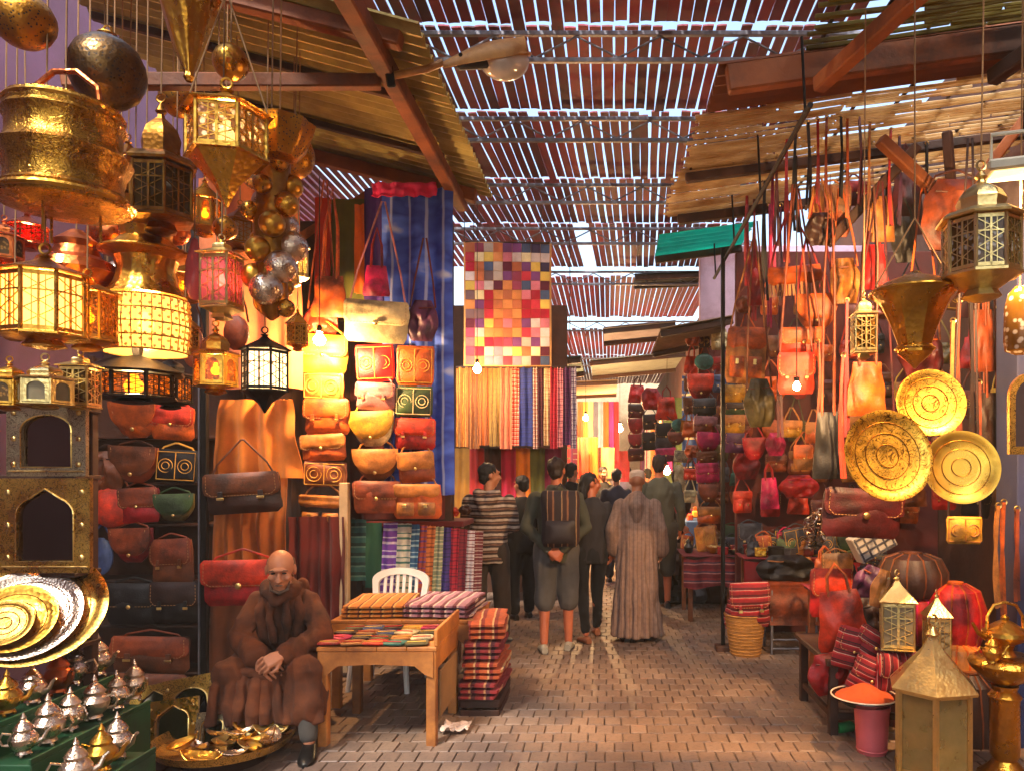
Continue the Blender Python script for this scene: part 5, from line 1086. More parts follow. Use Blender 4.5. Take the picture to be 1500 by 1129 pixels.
MB().lathe([(.005, .0), (.25, .0), (.34, .02), (.37, .06), (.375, .06), (.35, .012), (.26, -.012), (.005, -.012)], 56).build('dish', BRE, bt)
MB().lathe([(.2, -.09), (.22, -.08), (.16, -.05), (.18, -.012)], 28).build('stand', WOODD, bt)
def leafdish(label, x, y, z, rz, tilt, m, s=1):
    t = thing('leaf_dish', label, 'dish', (x, y, z), rot=(R(tilt), R(8), rz), group='leaf dishes on the brass platter')
    MB().slab(lambda u, v: ((u - .5) * .2 * s, sin(u * pi) ** .7 * (v - .5) * .12 * s, .02 * s * (abs(2 * v - 1) ** 2 + abs(2 * u - 1) ** 3 * 1.6)), 14, 8, .004).build('dish', m, t)
    MB().tube([((u / 8 - .5) * .19 * s, 0, .005 + .02 * s * abs(u / 4 - 1) ** 3 * 1.6) for u in range(9)], .003, 5).build('rib', BRD, t)
rg = random.Random(12)
for i in range(18):
    a = i * 2.4; r = .29 * sqrt((i + 1) / 18) ; x, y = tx + .04 + cos(a) * r, ty - .02 + sin(a) * r * .9
    if x < tx - .06 and y > ty - .08: x = tx + abs(x - tx) * .8
    leafdish('brass leaf dish heaped on the big round platter', x, y, .105 + .012 * (i % 5) + .03 * (1 - r / .3), rg.uniform(0, 6), rg.uniform(-18, 18), (BR, SIL, BRL)[i % 3], rg.uniform(.8, 1.1))
for i, (lab, px, yt, yb, w, Y, rt) in enumerate((('square brass mirror frame leaning at the back of the platter', 232, 1003, 1080, 66, 4.45, (R(-12), R(-8), .25)), ('tilted brass mirror frame standing highest on the platter', 284, 992, 1082, 76, 4.4, (R(-14), R(-10), .1)), ('brass mirror frame with a dark arch in the middle of the platter', 252, 1026, 1104, 72, 4.3, (R(-18), R(-6), .15)), ('small embossed brass frame at the front of the platter', 308, 1044, 1098, 52, 4.28, (R(-22), R(-5), -.05)))):
    frame_mirror(lab, px, yt, yb, w, Y, (BRE, BRE, BR, SILB)[i], i % 2 == 0, rot=rt)

# ================================================================ right foreground
def squarelantern(label, px, yt, yb, w, Y, pane, rz=.5, n=4): return lantern(label, px, yt, yb, w, Y, n, BRL, pane, (.06, .66), 'cone', rz=rz, ztop=0)
YEL = glassy('yellow_glass', (240, 220, 150), .7)
squarelantern('brass lantern with glass sides standing on the striped bags', 1314, 842, 952, 66, 4.5, CLR, .5)
squarelantern('small brass lantern with an arched handle beside the red pouf', 1372, 868, 968, 46, 4.6, CLR, .65)
big = lantern('big yellow glass lantern standing on the paving at the lower right', 1366, 915, 1132, 118, 4.08, 6, BRL, YEL, (.04, .58), 'cone', rz=.2, ztop=0, plain=True)
ux = W(1472, 1125, 4.05)
ur = thing('brass_urn', 'tall brass urn stand with a kettle on top at the right edge', 'urn', (ux.x, 4.05, 0))
MB().lathe([(.13, 0), (.14, .02), (.1, .05), (.06, .1), (.075, .13), (.075, .42), (.085, .44), (.06, .47), (.07, .5)], 28).build('stem', BR, ur)
MB().lathe([(.05, .5), (.1, .53), (.17, .59), (.185, .62), (.175, .64), (.14, .66)], 36).build('bowl', BR, ur)
kt = MB().lathe([(.06, .66), (.04, .69), (.05, .72), (.1, .745), (.12, .77), (.115, .79), (.08, .815), (.05, .835), (.02, .85), (.022, .865), (.004, .88)], 30).build('kettle', BR, ur)
MB().tube([(-.1, 0, .8), (-.095, 0, .87), (-.06, 0, .93), (0, 0, .945), (.06, 0, .93), (.095, 0, .87), (.1, 0, .8)], .009, 8).build('handle', BR, kt)
MB().tube([(-.11, -.02, .76), (-.16, -.03, .79), (-.19, -.03, .84)], [.018, .012, .009], 8).build('spout', BR, kt)
tp = thing('brass_teapot', 'little brass teapot on the rim of the urn bowl', 'teapot', (ux.x - .12, 3.95, .645))
b, l, s, h, f = TP[1]
for nm, me in (('body', b), ('lid', l), ('spout', s), ('handle', h)): link(nm, me, None, tp)
tp.scale = (.75,) * 3
def pouf(label, px, py, wpx, hpx, Y, m, m2, n=12, z=None):
    a = W(px, py + hpx / 2, Y); r, h = S(wpx, Y) / 2, S(hpx, Y); t = thing('pouf', label, 'pouf', a)
    MB().lathe([(.3 * r, 0), (.8 * r, .06 * h), (r, .35 * h), (r, .6 * h), (.8 * r, .9 * h), (.4 * r, h), (.05 * r, h * .98)], n * 6, mod=lambda q, u: 1 + .05 * abs(sin(q * n / 2))).build('body', m, t)
    pt = MB()
    for k in range(n): q = 2 * pi * k / n; pt.tube([(cos(q) * r * .8, sin(q) * r * .8, .06 * h), (cos(q) * r * 1.0, sin(q) * r * 1.0, .35 * h), (cos(q) * r, sin(q) * r, .6 * h), (cos(q) * r * .8, sin(q) * r * .8, .9 * h), (cos(q) * r * .4, sin(q) * r * .4, h)], .006, 5)
    pt.build('piping', m2, t)
    MB().lathe([(.3 * r, h), (.3 * r, h + .012), (.05 * r, h + .014)], 20).build('button', m2, t)
pouf('red leather pouf with orange seams behind the small lantern', 1398, 900, 84, 92, 4.85, lea('red'), lea('orange')); pouf('tan and brown fluted pouf under the plain tray', 1336, 842, 96, 64, 5.0, lea('dark'), lea('brown')); pouf('crimson pouf between the two lanterns', 1348, 905, 70, 70, 4.95, lea('red'), lea('pink'))
pouf('dark brown leather pouf behind the big yellow lantern', 1420, 1060, 80, 150, 4.6, lea('dark'), lea('brown')); pouf('amber leather pouf under the red one', 1404, 972, 70, 60, 4.75, lea('tan'), lea('orange'))
pouf('dark leather pouf on the paving right of the bucket', 1330, 1035, 90, 90, 4.95, lea('maroon'), lea('dark'))
stl = [((150, 20, 30), 5), ((196, 40, 44), 2), ((226, 190, 170), .7), ((110, 14, 24), 3), ((30, 20, 24), 1)]
SB = [stripes('kilim_bag_%d' % i, stl, 16 + 4 * i, a) for i, a in enumerate((2, 0, 2))]
rs = thing('low_table', 'dark wooden low table under the pile of red bags', 'table', (1.72, 5.05, 0))
MB().box((0, 0, .46), (.72, .8, .04), ch=.006).build('top', WOODD, rs)
for sx in (-1, 1):
    for sy in (-1, 1): MB().box((sx * .31, sy * .35, .22), (.055, .055, .44), ch=.005).build('leg', WOODD, rs)
    MB().box((sx * .31, 0, .12), (.03, .66, .04), ch=.004).build('rung', WOODD, rs)
MB().box((0, -.35, .12), (.58, .03, .04), ch=.004).build('rung', WOODD, rs)
for a in (('orange leather sack on top of the red pile', 1240, 908, 78, 88, 4.8, 'tote', 'scarlet', 'orange', (0, R(-10), 0)), ('red leather sack at the left foot of the pile', 1218, 985, 54, 60, 4.75, 'sack', 'red', 'maroon', (0, R(-6), 0)), ('crimson cushion bag behind the orange sack', 1215, 868, 60, 70, 5.3, 'satchel', 'red', 'scarlet', (0, 0, 0)), ('purple and orange bag above the orange sack', 1262, 850, 36, 50, 4.9, 'sack', 'purple', 'orange', (0, R(20), 0)),
          ('tan pointed slipper bag left of the glass sided lantern', 1282, 860, 24, 56, 4.55, 'sack', 'tan', 'cream', (0, R(12), 0)), ('dark leather bag between the orange sack and the lantern', 1270, 905, 44, 60, 4.85, 'sack', 'dark', 'dark', (0, 0, 0)), ('magenta bag behind the glass sided lantern', 1350, 872, 40, 40, 5.1, 'sack', 'pink', 'red', (0, 0, 0))):
    bagpx(a[0], *a[1:6], a[6], a[7], a[8], strap=0, rot=a[9])
for i, (lab, px, py, w, h, Y, rt) in enumerate((('striped kilim purse lying askew on the orange sack', 1268, 942, 58, 42, 4.6, (0, R(28), .1)), ('striped kilim bag, front and lowest of the red pile', 1312, 985, 66, 62, 4.5, (0, 0, .1)), ('striped kilim bag leaning left of the lowest one', 1262, 988, 56, 60, 4.55, (0, R(24), 0)), ('striped kilim bag half hidden under the orange sack', 1236, 948, 46, 60, 4.62, (0, R(20), 0)))):
    bagpx(lab, px, py, w, h, Y, 'satchel', SB[i % 3], SB[i % 3], strap=0, rot=rt, d=.09)
bk = thing('bucket', 'pink ribbed plastic bucket under the spice dish', 'bucket', (W(1277, 1100, 4.4).x, 4.4, 0))
PNK = mat('pink_plastic', (206, 96, 100), .4, 0, .12, 8, .1, 40)
MB().lathe([(.005, .004), (.075, .0), (.082, .01), (.088, .06), (.1, .26), (.105, .26), (.105, .285), (.098, .285), (.082, .02), (.005, .012)], 40, mod=lambda a, u: 1 + .012 * sin(a * 26) * (.15 < u < .6)).build('body', PNK, bk)
MB().torus((0, 0, .03), .086, .004, 32, 5).build('base_ring', PNK, bk)
dh = thing('spice_dish', 'dark rimmed dish with a cone of orange spice on the bucket', 'dish', (W(1266, 1030, 4.4).x, 4.4, .287))
MB().lathe([(.005, .002), (.1, .004), (.17, .05), (.19, .055), (.192, .045), (.11, -.0), (.005, -.001)], 40).build('dish', mat('dark_glaze', (46, 22, 20), .25, 0, .2, 6, .1), dh); MB().torus((0, 0, .055), .188, .005, 40, 5).build('rim', mat('cream_glaze', (216, 196, 170), .3, 0, .1, 6, .1), dh)
MB().lathe([(.165, .046), (.15, .058), (.13, .062), (.11, .074), (.09, .084), (.07, .096), (.05, .108), (.03, .117), (.012, .123), (.004, .125)], 48, mod=lambda a, u: 1 + .06 * noise.noise(V((cos(a) * 2, sin(a) * 2, u * 4))) + .03 * noise.noise(V((cos(a) * 9, sin(a) * 9, u * 12)))).build('spice_cone', mat('orange_spice', (180, 72, 18), 1, 0, .2, 30, .6, 220, .003), dh)
gb = thing('green_bottle', 'small green plastic bottle lying behind the bucket', 'bottle', (W(1240, 1075, 4.75).x, 4.75, .035), rot=(0, R(88), .3))
MB().lathe([(.03, -.07), (.034, -.06), (.034, .03), (.014, .06), (.014, .08)], 18).build('body', mat('green_plastic', (30, 130, 70), .35, 0, .1, 8, .1), gb); MB().lathe([(.016, .08), (.016, .1), (.003, .101)], 12).build('cap', PLA, gb)

# ================================================================ right middle ground
lt = thing('sling_stool', 'chestnut leather sling stool on a steel frame', 'stool', (W(1157, 955, 6.9).x, 6.9, 0))
MB().slab(lambda u, v: ((u - .5) * .44, -.17 + .0 * v + .012 * sin(v * 9), .27 + v * .34), 8, 10, .02).build('front_panel', lea('chestnut'), lt)
MB().slab(lambda u, v: ((u - .5) * .44, -.17 + v * .36, .62 + .03 * sin(v * pi)), 8, 8, .03).build('seat_top', lea('chestnut'), lt)
for sx in (-1, 1):
    for sy in (-1, 1): MB().tube([(sx * .2, sy * .16, .6), (sx * .2, sy * .16, 0)], .012, 8).build('leg', STEEL, lt)
for z in (.06, .14): MB().tube([(-.2, -.16, z), (.2, -.16, z)], .01, 8).build('rung', STEEL, lt)
bagpx('black leather pouch with tan fur lying on the chestnut seat', 1152, 832, 76, 40, 6.85, 'sack', 'black', 'tan', strap=0); bagpx('tan fur roll behind the black pouch', 1180, 835, 26, 40, 6.95, 'sack', 'tan', 'cream', strap=0)
bs = thing('woven_basket', 'tan woven basket on the paving holding a striped bundle', 'basket', (W(1092, 958, 6.75).x, 6.75, 0))
WIC = mat('wicker', (190, 132, 62), .8, 0, .35, 14, .8, 60, .01, stretch=(1, 1, 3))
MB().lathe([(.005, .004), (.125, 0), (.135, .02), (.185, .36), (.195, .37), (.19, .38), (.178, .37), (.125, .03), (.005, .02)], 40, mod=lambda a, u: 1 + .012 * sin(a * 20)).build('body', WIC, bs)
for z, r in [(.03 + .03 * q_, .137 + .0042 * q_) for q_ in range(11)]: MB().torus((0, 0, z), r, .0045, 36, 4).build('woven_band', WIC, bs)
bagpx('red striped kilim bundle stuffed in the woven basket', 1100, 885, 56, 66, 6.65, 'satchel', SB[0], SB[0], strap=0, d=.16); bagpx('red striped kilim roll sticking out of the basket', 1076, 892, 36, 62, 6.8, 'sack', SB[2], SB[2], strap=0, rot=(0, R(14), 0), d=.12)
def goods_table(label, x0, x1, y0, y1, z, m, drop, seed):
    t = thing('goods_table', label, 'table', ((x0 + x1) / 2, (y0 + y1) / 2, 0)); w, d = x1 - x0, y1 - y0
    MB().box((0, 0, z - .015), (w, d, .03), ch=.004).build('top', WOODD, t)
    for sx in (-1, 1):
        for sy in (-1, 1): MB().box((sx * (w / 2 - .05), sy * (d / 2 - .05), (z - .032) / 2), (.05, .05, z - .032), ch=.005).build('leg', WOOD, t)
    MB().slab(lambda u, v: ((u - .5) * (w + .06), -(d / 2 + .035) + .02 * sin(u * 22 + seed), z - .01 - drop * (1 - v) - .02 * sin(u * 9)), 40, 8, .008).build('cloth_drop', m, t)
    MB().slab(lambda u, v: ((u - .5) * (w + .07), -(d / 2 + .04) + v * (d + .02), z + .006 + .004 * sin(u * 20 + v * 9)), 16, 8, .008).build('table_cloth', m, t)
    return t
KIL = stripes('kilim_cloth', [((120, 26, 36), 4), ((200, 130, 120), 1), ((90, 60, 80), 1.5), ((150, 40, 44), 2)], 10, 2); RDC = cloth('crimson', (140, 16, 26))
goods_table('table under a purple and red striped kilim at the lane edge', .86, 1.5, 8.2, 9.0, .72, KIL, .32, 1)
goods_table('table of trinkets under a crimson cloth behind the chestnut seat', 1.32, 2.4, 7.12, 7.6, .82, RDC, .3, 2)
goods_table('crimson covered table behind the pile of red bags', 1.62, 2.6, 5.6, 6.2, .72, RDC, .5, 3)
TC = [('silver', SIL), ('brass', BR), ('cream', lea('cream')), ('black', lea('black')), ('red', lea('red')), ('tan', lea('tan')), ('grey', lea('grey')), ('green', lea('green'))]
def ordn(n): return ['first', 'second', 'third', 'fourth', 'fifth', 'sixth', 'seventh', 'eighth', 'ninth', 'tenth'][n] if n < 10 else '%dth' % (n + 1) if n + 1 not in (21, 22, 23) else {21: '21st', 22: '22nd', 23: '23rd'}[n + 1]
def trinket(i, where, x, y, z, group, num):
    rg = random.Random(i); nm, m = TC[rg.randrange(8)]; kd = rg.randrange(4); s = rg.uniform(.8, 1.4)
    kn = ('bowl', 'box', 'jar', 'slipper')[kd]
    t = thing('trinket_' + kn, '%s %s, %s from the left on %s' % (nm, kn, ordn(num), where), kn, (x, y, z), rg.uniform(-1, 1), group); t.scale = (s,) * 3
    if kd == 0: MB().lathe([(.02, 0), (.03, .006), (.06, .04), (.065, .055), (.06, .055), (.028, .012), (.003, .01)], 18).build('bowl', m, t); MB().torus((0, 0, .055), .062, .003, 18, 4).build('rim', BRC, t)
    elif kd == 1: MB().box((0, 0, .03), (.1, .07, .06), ch=.006).build('box', m, t); MB().box((0, 0, .068), (.104, .074, .018), ch=.004).build('lid', m, t)
    elif kd == 2: MB().lathe([(.03, 0), (.045, .02), (.05, .06), (.03, .09), (.022, .1), (.028, .11)], 18).build('body', m, t); MB().lathe([(.03, .11), (.025, .125), (.006, .14), (.002, .15)], 14).build('lid', m, t)
    else:
        MB().slab(lambda u, v: ((u - .5) * .22, (v - .5) * .07 * (1 - abs(u - .45) ** 2 * 2), .008 + .02 * max(0, u - .8) * 5 * .3), 10, 6, .012).build('sole', m, t)
        MB().slab(lambda u, v: ((.45 + u * .5 - .5) * .22, cos(v * pi) * .036 * (1 - u * .8), .012 + sin(v * pi) * .045 * (1 - u * .7)), 8, 10, .006).build('upper', m, t)
rg = random.Random(17); k = 0
for where, x0, x1, y0, y1, z, n in (('the striped kilim table', .9, 1.46, 8.2, 8.9, .735, 16), ('the crimson trinket table', 1.36, 2.36, 7.12, 7.55, .835, 30), ('the crimson table behind the red pile', 1.66, 2.5, 5.62, 6.1, .735, 16)):
    for i, (x, y) in enumerate(sorted((rg.uniform(x0, x1), rg.uniform(y0, y1)) for _ in range(n))): k += 1; trinket(100 + k, where, x, y, z, 'goods on ' + where, i)
def toy(label, px, py, Y):   # a tangle of white wire jewellery on a stand
    t = thing('jewellery_stand', label, 'jewellery', W(px, py, Y)); rg = random.Random(5)
    MB().lathe([(.07, 0), (.07, .012), (.01, .02), (.01, .3), (.002, .31)], 16).build('stand', IRON, t)
    for i in range(26):
        a, z, r = rg.uniform(0, 6.28), rg.uniform(.08, .32), rg.uniform(.03, .07)
        MB().torus((cos(a) * .07, sin(a) * .07, z), r, .006, 12, 4, M=Euler((rg.uniform(0, 3), rg.uniform(0, 3), 0)).to_matrix().to_4x4()).build('bangle', SIL, t)
toy('stand hung with silver bangles on the crimson trinket table', 1195, 800, 7.05)
bx = thing('wire_crate', 'pale tilted box with a silvery grid left of the orange folded bags', 'box', W(1286, 812, 5.6), rot=(0, R(-28), .1))
MB().box((0, 0, .11), (.3, .12, .2), ch=.006).build('box', mat('pale_card', (190, 180, 170), .7, 0, .15, 8, .2), bx); gr = MB()
for i in range(5): gr.box((-.13 + i * .065, -.063, .11), (.012, .006, .19)); 
for i in range(4): gr.box((0, -.065, .03 + i * .053), (.28, .006, .012))
gr.build('grid', STEEL, bx)
for i in range(3): folded('orange folded leather, %s of three on the crimson table' % ('lowest', 'middle', 'top')[i], W(1340, 815, 5.75).x, 5.75, .738 + i * .07, .3, .22, .065, lea('orange'), .1 * i)
cart = thing('dark_bundle', 'dark heap of black bags behind the striped kilim table', 'bundle', (1.05, 9.35, 0))
for i in range(5): puff(.4, .5, .25, PROF['sack'], 8, 8, wr=.6, seed=i).build('sack', lea(('black', 'dark', 'grey')[i % 3]), cart, loc=(-.25 + .14 * i, .05 * (i % 2), .0 + .25 * (i % 2)))

# ================================================================ goods far down the lane
rg = random.Random(41); fc = [((206, 70, 30), 'scarlet'), ((226, 150, 50), 'amber'), ((170, 30, 50), 'carmine'), ((236, 206, 150), 'cream'), ((60, 90, 140), 'blue'), ((150, 60, 120), 'mauve'), ((220, 110, 40), 'orange'), ((90, 110, 60), 'green'), ((200, 60, 110), 'pink'), ((240, 226, 210), 'white')]
DEEP = ['nearest', 'second nearest', 'third nearest', 'fourth nearest', 'fifth nearest', 'sixth nearest', 'seventh nearest', 'farthest']
for sd, xs, nm in ((-1, -1.5, 'left'), (1, 1.65, 'right')):
    for i in range(8):
        Y = 12.9 + i * 1.5; c, cn = fc[(i * 3 + (sd > 0) * 4) % 10]; z0 = rg.uniform(.9, 1.5); z1 = rg.uniform(2.7, 3.3); w = rg.uniform(.5, .8); x = xs - sd * rg.uniform(0, .35)
        o = MB().slab(lambda u, v: ((u - .5) * w, .03 * sin(u * 14 + i), v * (z1 - z0)), 20, 8, .008).build('hanging_cloth', stripes('far_cloth_%d_%d' % (i, sd), [(c, 4), (fc[(i + 3) % 10][0], 1), (c, 2)], 4 + i % 4, 0 if i % 2 else 2), None, 60, loc=(x, Y, z0))
        tag(o, '%s striped hanging, %s along the %s side of the deep lane' % (cn, DEEP[i], nm), 'cloth', 'hangings along the deep lane')
        st2 = thing('far_stall', '%s topped stall, %s along the %s side of the deep lane' % (fc[(i + 5) % 10][1], DEEP[i], nm), 'stall', (x + sd * .15, Y + .5, 0), group='stalls along the deep lane')
        MB().box((0, 0, .4), (.7, .9, .8), ch=.02).build('counter', cloth('far_%s' % cn, c), st2)
        for j in range(6): MB().box((-.25 + .1 * j, -.3 + .1 * (j % 3), .85 + .05 * (j % 2)), (.1, .14, .12), ch=.02).build('goods', cloth('far_%s' % fc[(i + j) % 10][1], fc[(i + j) % 10][0]), st2)

rg = random.Random(52)
for where, x0, x1, y0, y1, z, n in (('the crimson trinket table', 1.38, 2.34, 7.2, 7.58, .838, 14), ('the striped kilim table', .92, 1.45, 8.45, 8.95, .738, 8), ('the crimson table behind the red pile', 1.68, 2.55, 5.75, 6.15, .738, 9)):
    for i, x in enumerate(sorted(rg.uniform(x0, x1) for _ in range(n))):
        c = rg.choice(['red', 'chestnut', 'cream', 'black', 'tan', 'orange', 'grey', 'green', 'pink', 'brown', 'yellow']); k = rg.choice(['satchel', 'saddle', 'sack', 'tote', 'pouch']); w = rg.uniform(.16, .26)
        bag('%s %s on %s, %s from the left' % (CN.get(c, c), KN[k], where, ordn(i)), (x, rg.uniform(y0, y1), z), w, w * rg.uniform(.8, 1.2), k, lea(c), None, .04, (rg.uniform(-.2, 0), rg.uniform(-.15, .15), rg.uniform(-.5, .5)), group='bags on ' + where)
# ================================================================ people
LAY = bpy.context.view_layer.layer_collection.children['place']; LAY.exclude = True     # set aside while shapes are joined, so that each join is quick
SPENT = []
def fuse(mb, name, voxel, m, parent=None, smooth=2, wr=0, ws=6, seed=0, fold=0):
    """join overlapping closed shapes into one continuous skin"""
    me = mb.mesh(name, 0); o = bpy.data.objects.new(name, me); SC.collection.objects.link(o)
    r = o.modifiers.new('r', 'REMESH'); r.mode = 'VOXEL'; r.voxel_size = voxel; r.use_smooth_shade = True
    s = o.modifiers.new('s', 'SMOOTH'); s.factor = .5; s.iterations = smooth
    dg = bpy.context.evaluated_depsgraph_get(); ev = o.evaluated_get(dg)
    nm = bpy.data.meshes.new_from_object(ev, depsgraph=dg); SC.collection.objects.unlink(o); SPENT.extend((o, me))
    nm.name = name
    if wr:
        P_ = [(v.co.copy(), v.normal.copy()) for v in nm.vertices]; out = []
        for p, n in P_:
            k = noise.noise(V((p.x * ws + seed, p.y * ws, p.z * ws * .45))) + .5 * noise.noise(V((p.x * ws * 2.3, p.y * ws * 2.3 + seed, p.z * ws)))
            if fold: k += fold * .9 * (1 - 2.2 * abs(noise.noise(V((p.x * 13 + p.z * 3, p.y * 9 + seed, p.z * 4))))) * .5
            out += (p + n * wr * k)[:]
        nm.vertices.foreach_set('co', out); nm.update()
    nm.polygons.foreach_set('use_smooth', [True] * len(nm.polygons))
    nm.materials.clear(); nm.materials.append(m)
    return link(name, nm, m, parent)
def ringloft(mb, rings, n=16):     # rings: (centre, rx, ry[, axis tilt about x])
    vs, fs = [], []
    for rg in rings:
        c, rx, ry = V(rg[0]), rg[1], rg[2]; tl = rg[3] if len(rg) > 3 else 0
        for k in range(n):
            a = 2 * pi * k / n; x, y = cos(a) * rx, sin(a) * ry
            vs.append((c.x + x, c.y + y * cos(tl), c.z + y * sin(tl)))
    for i in range(len(rings) - 1):
        for k in range(n): a, b = i * n + k, i * n + (k + 1) % n; fs.append((a, b, b + n, a + n))
    fs += [tuple(range(n))[::-1], tuple(range((len(rings) - 1) * n, len(rings) * n))]
    mb.add(vs, fs)
def limb(mb, pts, rs, n=10):
    mb.tube(pts, rs, n)
    for p, r in zip(pts, rs): mb.ball(p, r * .99, n, 7)
def head(mb, c, fwd, s=1.0, face=True, tilt=0):
    """a head whose centre is c, looking along fwd (unit, horizontal), nodding by tilt"""
    z = Matrix.Rotation(math.atan2(fwd[0], -fwd[1]), 4, 'Z') @ Matrix.Rotation(tilt, 4, 'X')
    T = Matrix.Translation(V(c)) @ z @ Matrix.Scale(s, 4)     # local: face towards -y
    t = MB()
    t.ball((0, .012, .03), (.075, .094, .088), 18, 12); t.ball((0, -.02, -.035), (.062, .07, .075), 16, 10); t.ball((0, -.045, -.085), (.04, .036, .03), 12, 8)
    if face:
        t.tube([(0, -.085, .03), (0, -.1, .005), (0, -.114, -.022), (0, -.095, -.034)], [.01, .012, .017, .014], 8); t.ball((0, -.09, .04), (.05, .016, .012), 12, 6)
        t.ball((0, -.086, -.062), (.028, .012, .009), 10, 6)
        for sx in (-1, 1): t.ball((sx * .04, -.07, -.015), (.024, .02, .02), 10, 6); t.ball((sx * .078, .01, .0), (.01, .022, .034), 8, 6); t.ball((sx * .013, -.1, -.027), (.011, .012, .009), 8, 5)
    mb.add([T @ V(p) for p in t.v], t.f); return T
def hand(mb, wrist, d, up, s=1.0, curl=.6, side=1):
    """palm and five bent fingers starting at the wrist, pointing along d, back of the hand towards up"""
    d = V(d).normalized(); up = V(up); up = (up - d * up.dot(d)).normalized(); x = d.cross(up) * side; w = V(wrist)
    def pt(a, b, c): return w + (d * a + x * b + up * c) * s
    for b in (-.022, 0, .022): mb.tube([pt(0, b * .7, 0), pt(.045, b, .0), pt(.09, b * 1.1, 0)], [.017 * s, .02 * s, .015 * s], 8)
    for i, b in enumerate((-.038, -.0125, .013, .037)):
        Lf = (.062, .078, .074, .056)[i]; c1, c2 = curl, curl * 2
        a0 = pt(.085, b, 0); a1 = pt(.085 + Lf * .5 * cos(c1), b * 1.05, -Lf * .5 * sin(c1)); a2 = pt(.085 + Lf * .5 * cos(c1) + Lf * .5 * cos(c2), b * 1.05, -Lf * .5 * (sin(c1) + sin(c2)))
        mb.tube([a0, a1, a2], [.0095 * s, .0085 * s, .0072 * s], 7); mb.ball(a1, .0095 * s, 7, 5); mb.ball(a2, .008 * s, 7, 5)
    p0, p1, p2 = pt(.02, .03, -.004), pt(.055, .058, -.015), pt(.085, .056, -.026); mb.tube([p0, p1, p2], [.014 * s, .011 * s, .0095 * s], 7); mb.ball(p2, .0095 * s, 7, 5)
SKIN = mat('skin', (186, 122, 88), .5, 0, .12, 9, .15, 160, .002, rnd=.03); SKIN2 = mat('sunburnt_skin', (198, 112, 76), .5, 0, .12, 9, .15, 160, .002, rnd=.03)
HAIRB = mat('dark_brown_hair', (40, 24, 16), .6, 0, .3, 30, .8, 160, .006, stretch=(1, 1, .3)); HAIRK = mat('black_hair', (18, 14, 13), .6, 0, .3, 30, .8, 160, .006); HAIRG = mat('grey_stubble', (104, 82, 68), .8, 0, .3, 40, .8, 220, .004)
BLKSHOE = mat('black_shoe', (18, 16, 15), .35, 0, .2, 10, .1)
def shoe(parent, p, d, m, s=1.0, sole=None):
    """a shoe under ankle p pointing along d"""
    d = V((d[0], d[1], 0)).normalized(); b = MB(); p = V((p[0], p[1], 0)); a = math.atan2(d.y, d.x)
    rings = [(-.075, .028, .07), (-.05, .036, .085), (0, .04, .085), (.06, .044, .062), (.12, .046, .05), (.165, .036, .04), (.185, .014, .024)]
    vs, fs, n = [], [], 12
    for x, w, h in rings:
        for k in range(n):
            q = 2 * pi * k / n; yy, zz = cos(q) * w, sin(q) * h / 2 + h / 2
            vs.append(p + V((cos(a) * x * s - sin(a) * yy * s, sin(a) * x * s + cos(a) * yy * s, max(.004, zz * s))))
    for i in range(len(rings) - 1):
        for k in range(n): c_, e = i * n + k, i * n + (k + 1) % n; fs.append((c_, e, e + n, c_ + n))
    fs += [tuple(range(n))[::-1], tuple(range((len(rings) - 1) * n, len(rings) * n))]
    o = b.add(vs, fs).build('shoe', m, parent)
    MB().add([(v[0], v[1], -.0 + (.002 if v[2] < .02 else .016)) for v in vs], fs).build('sole', sole or BLKSHOE, o)
    return o
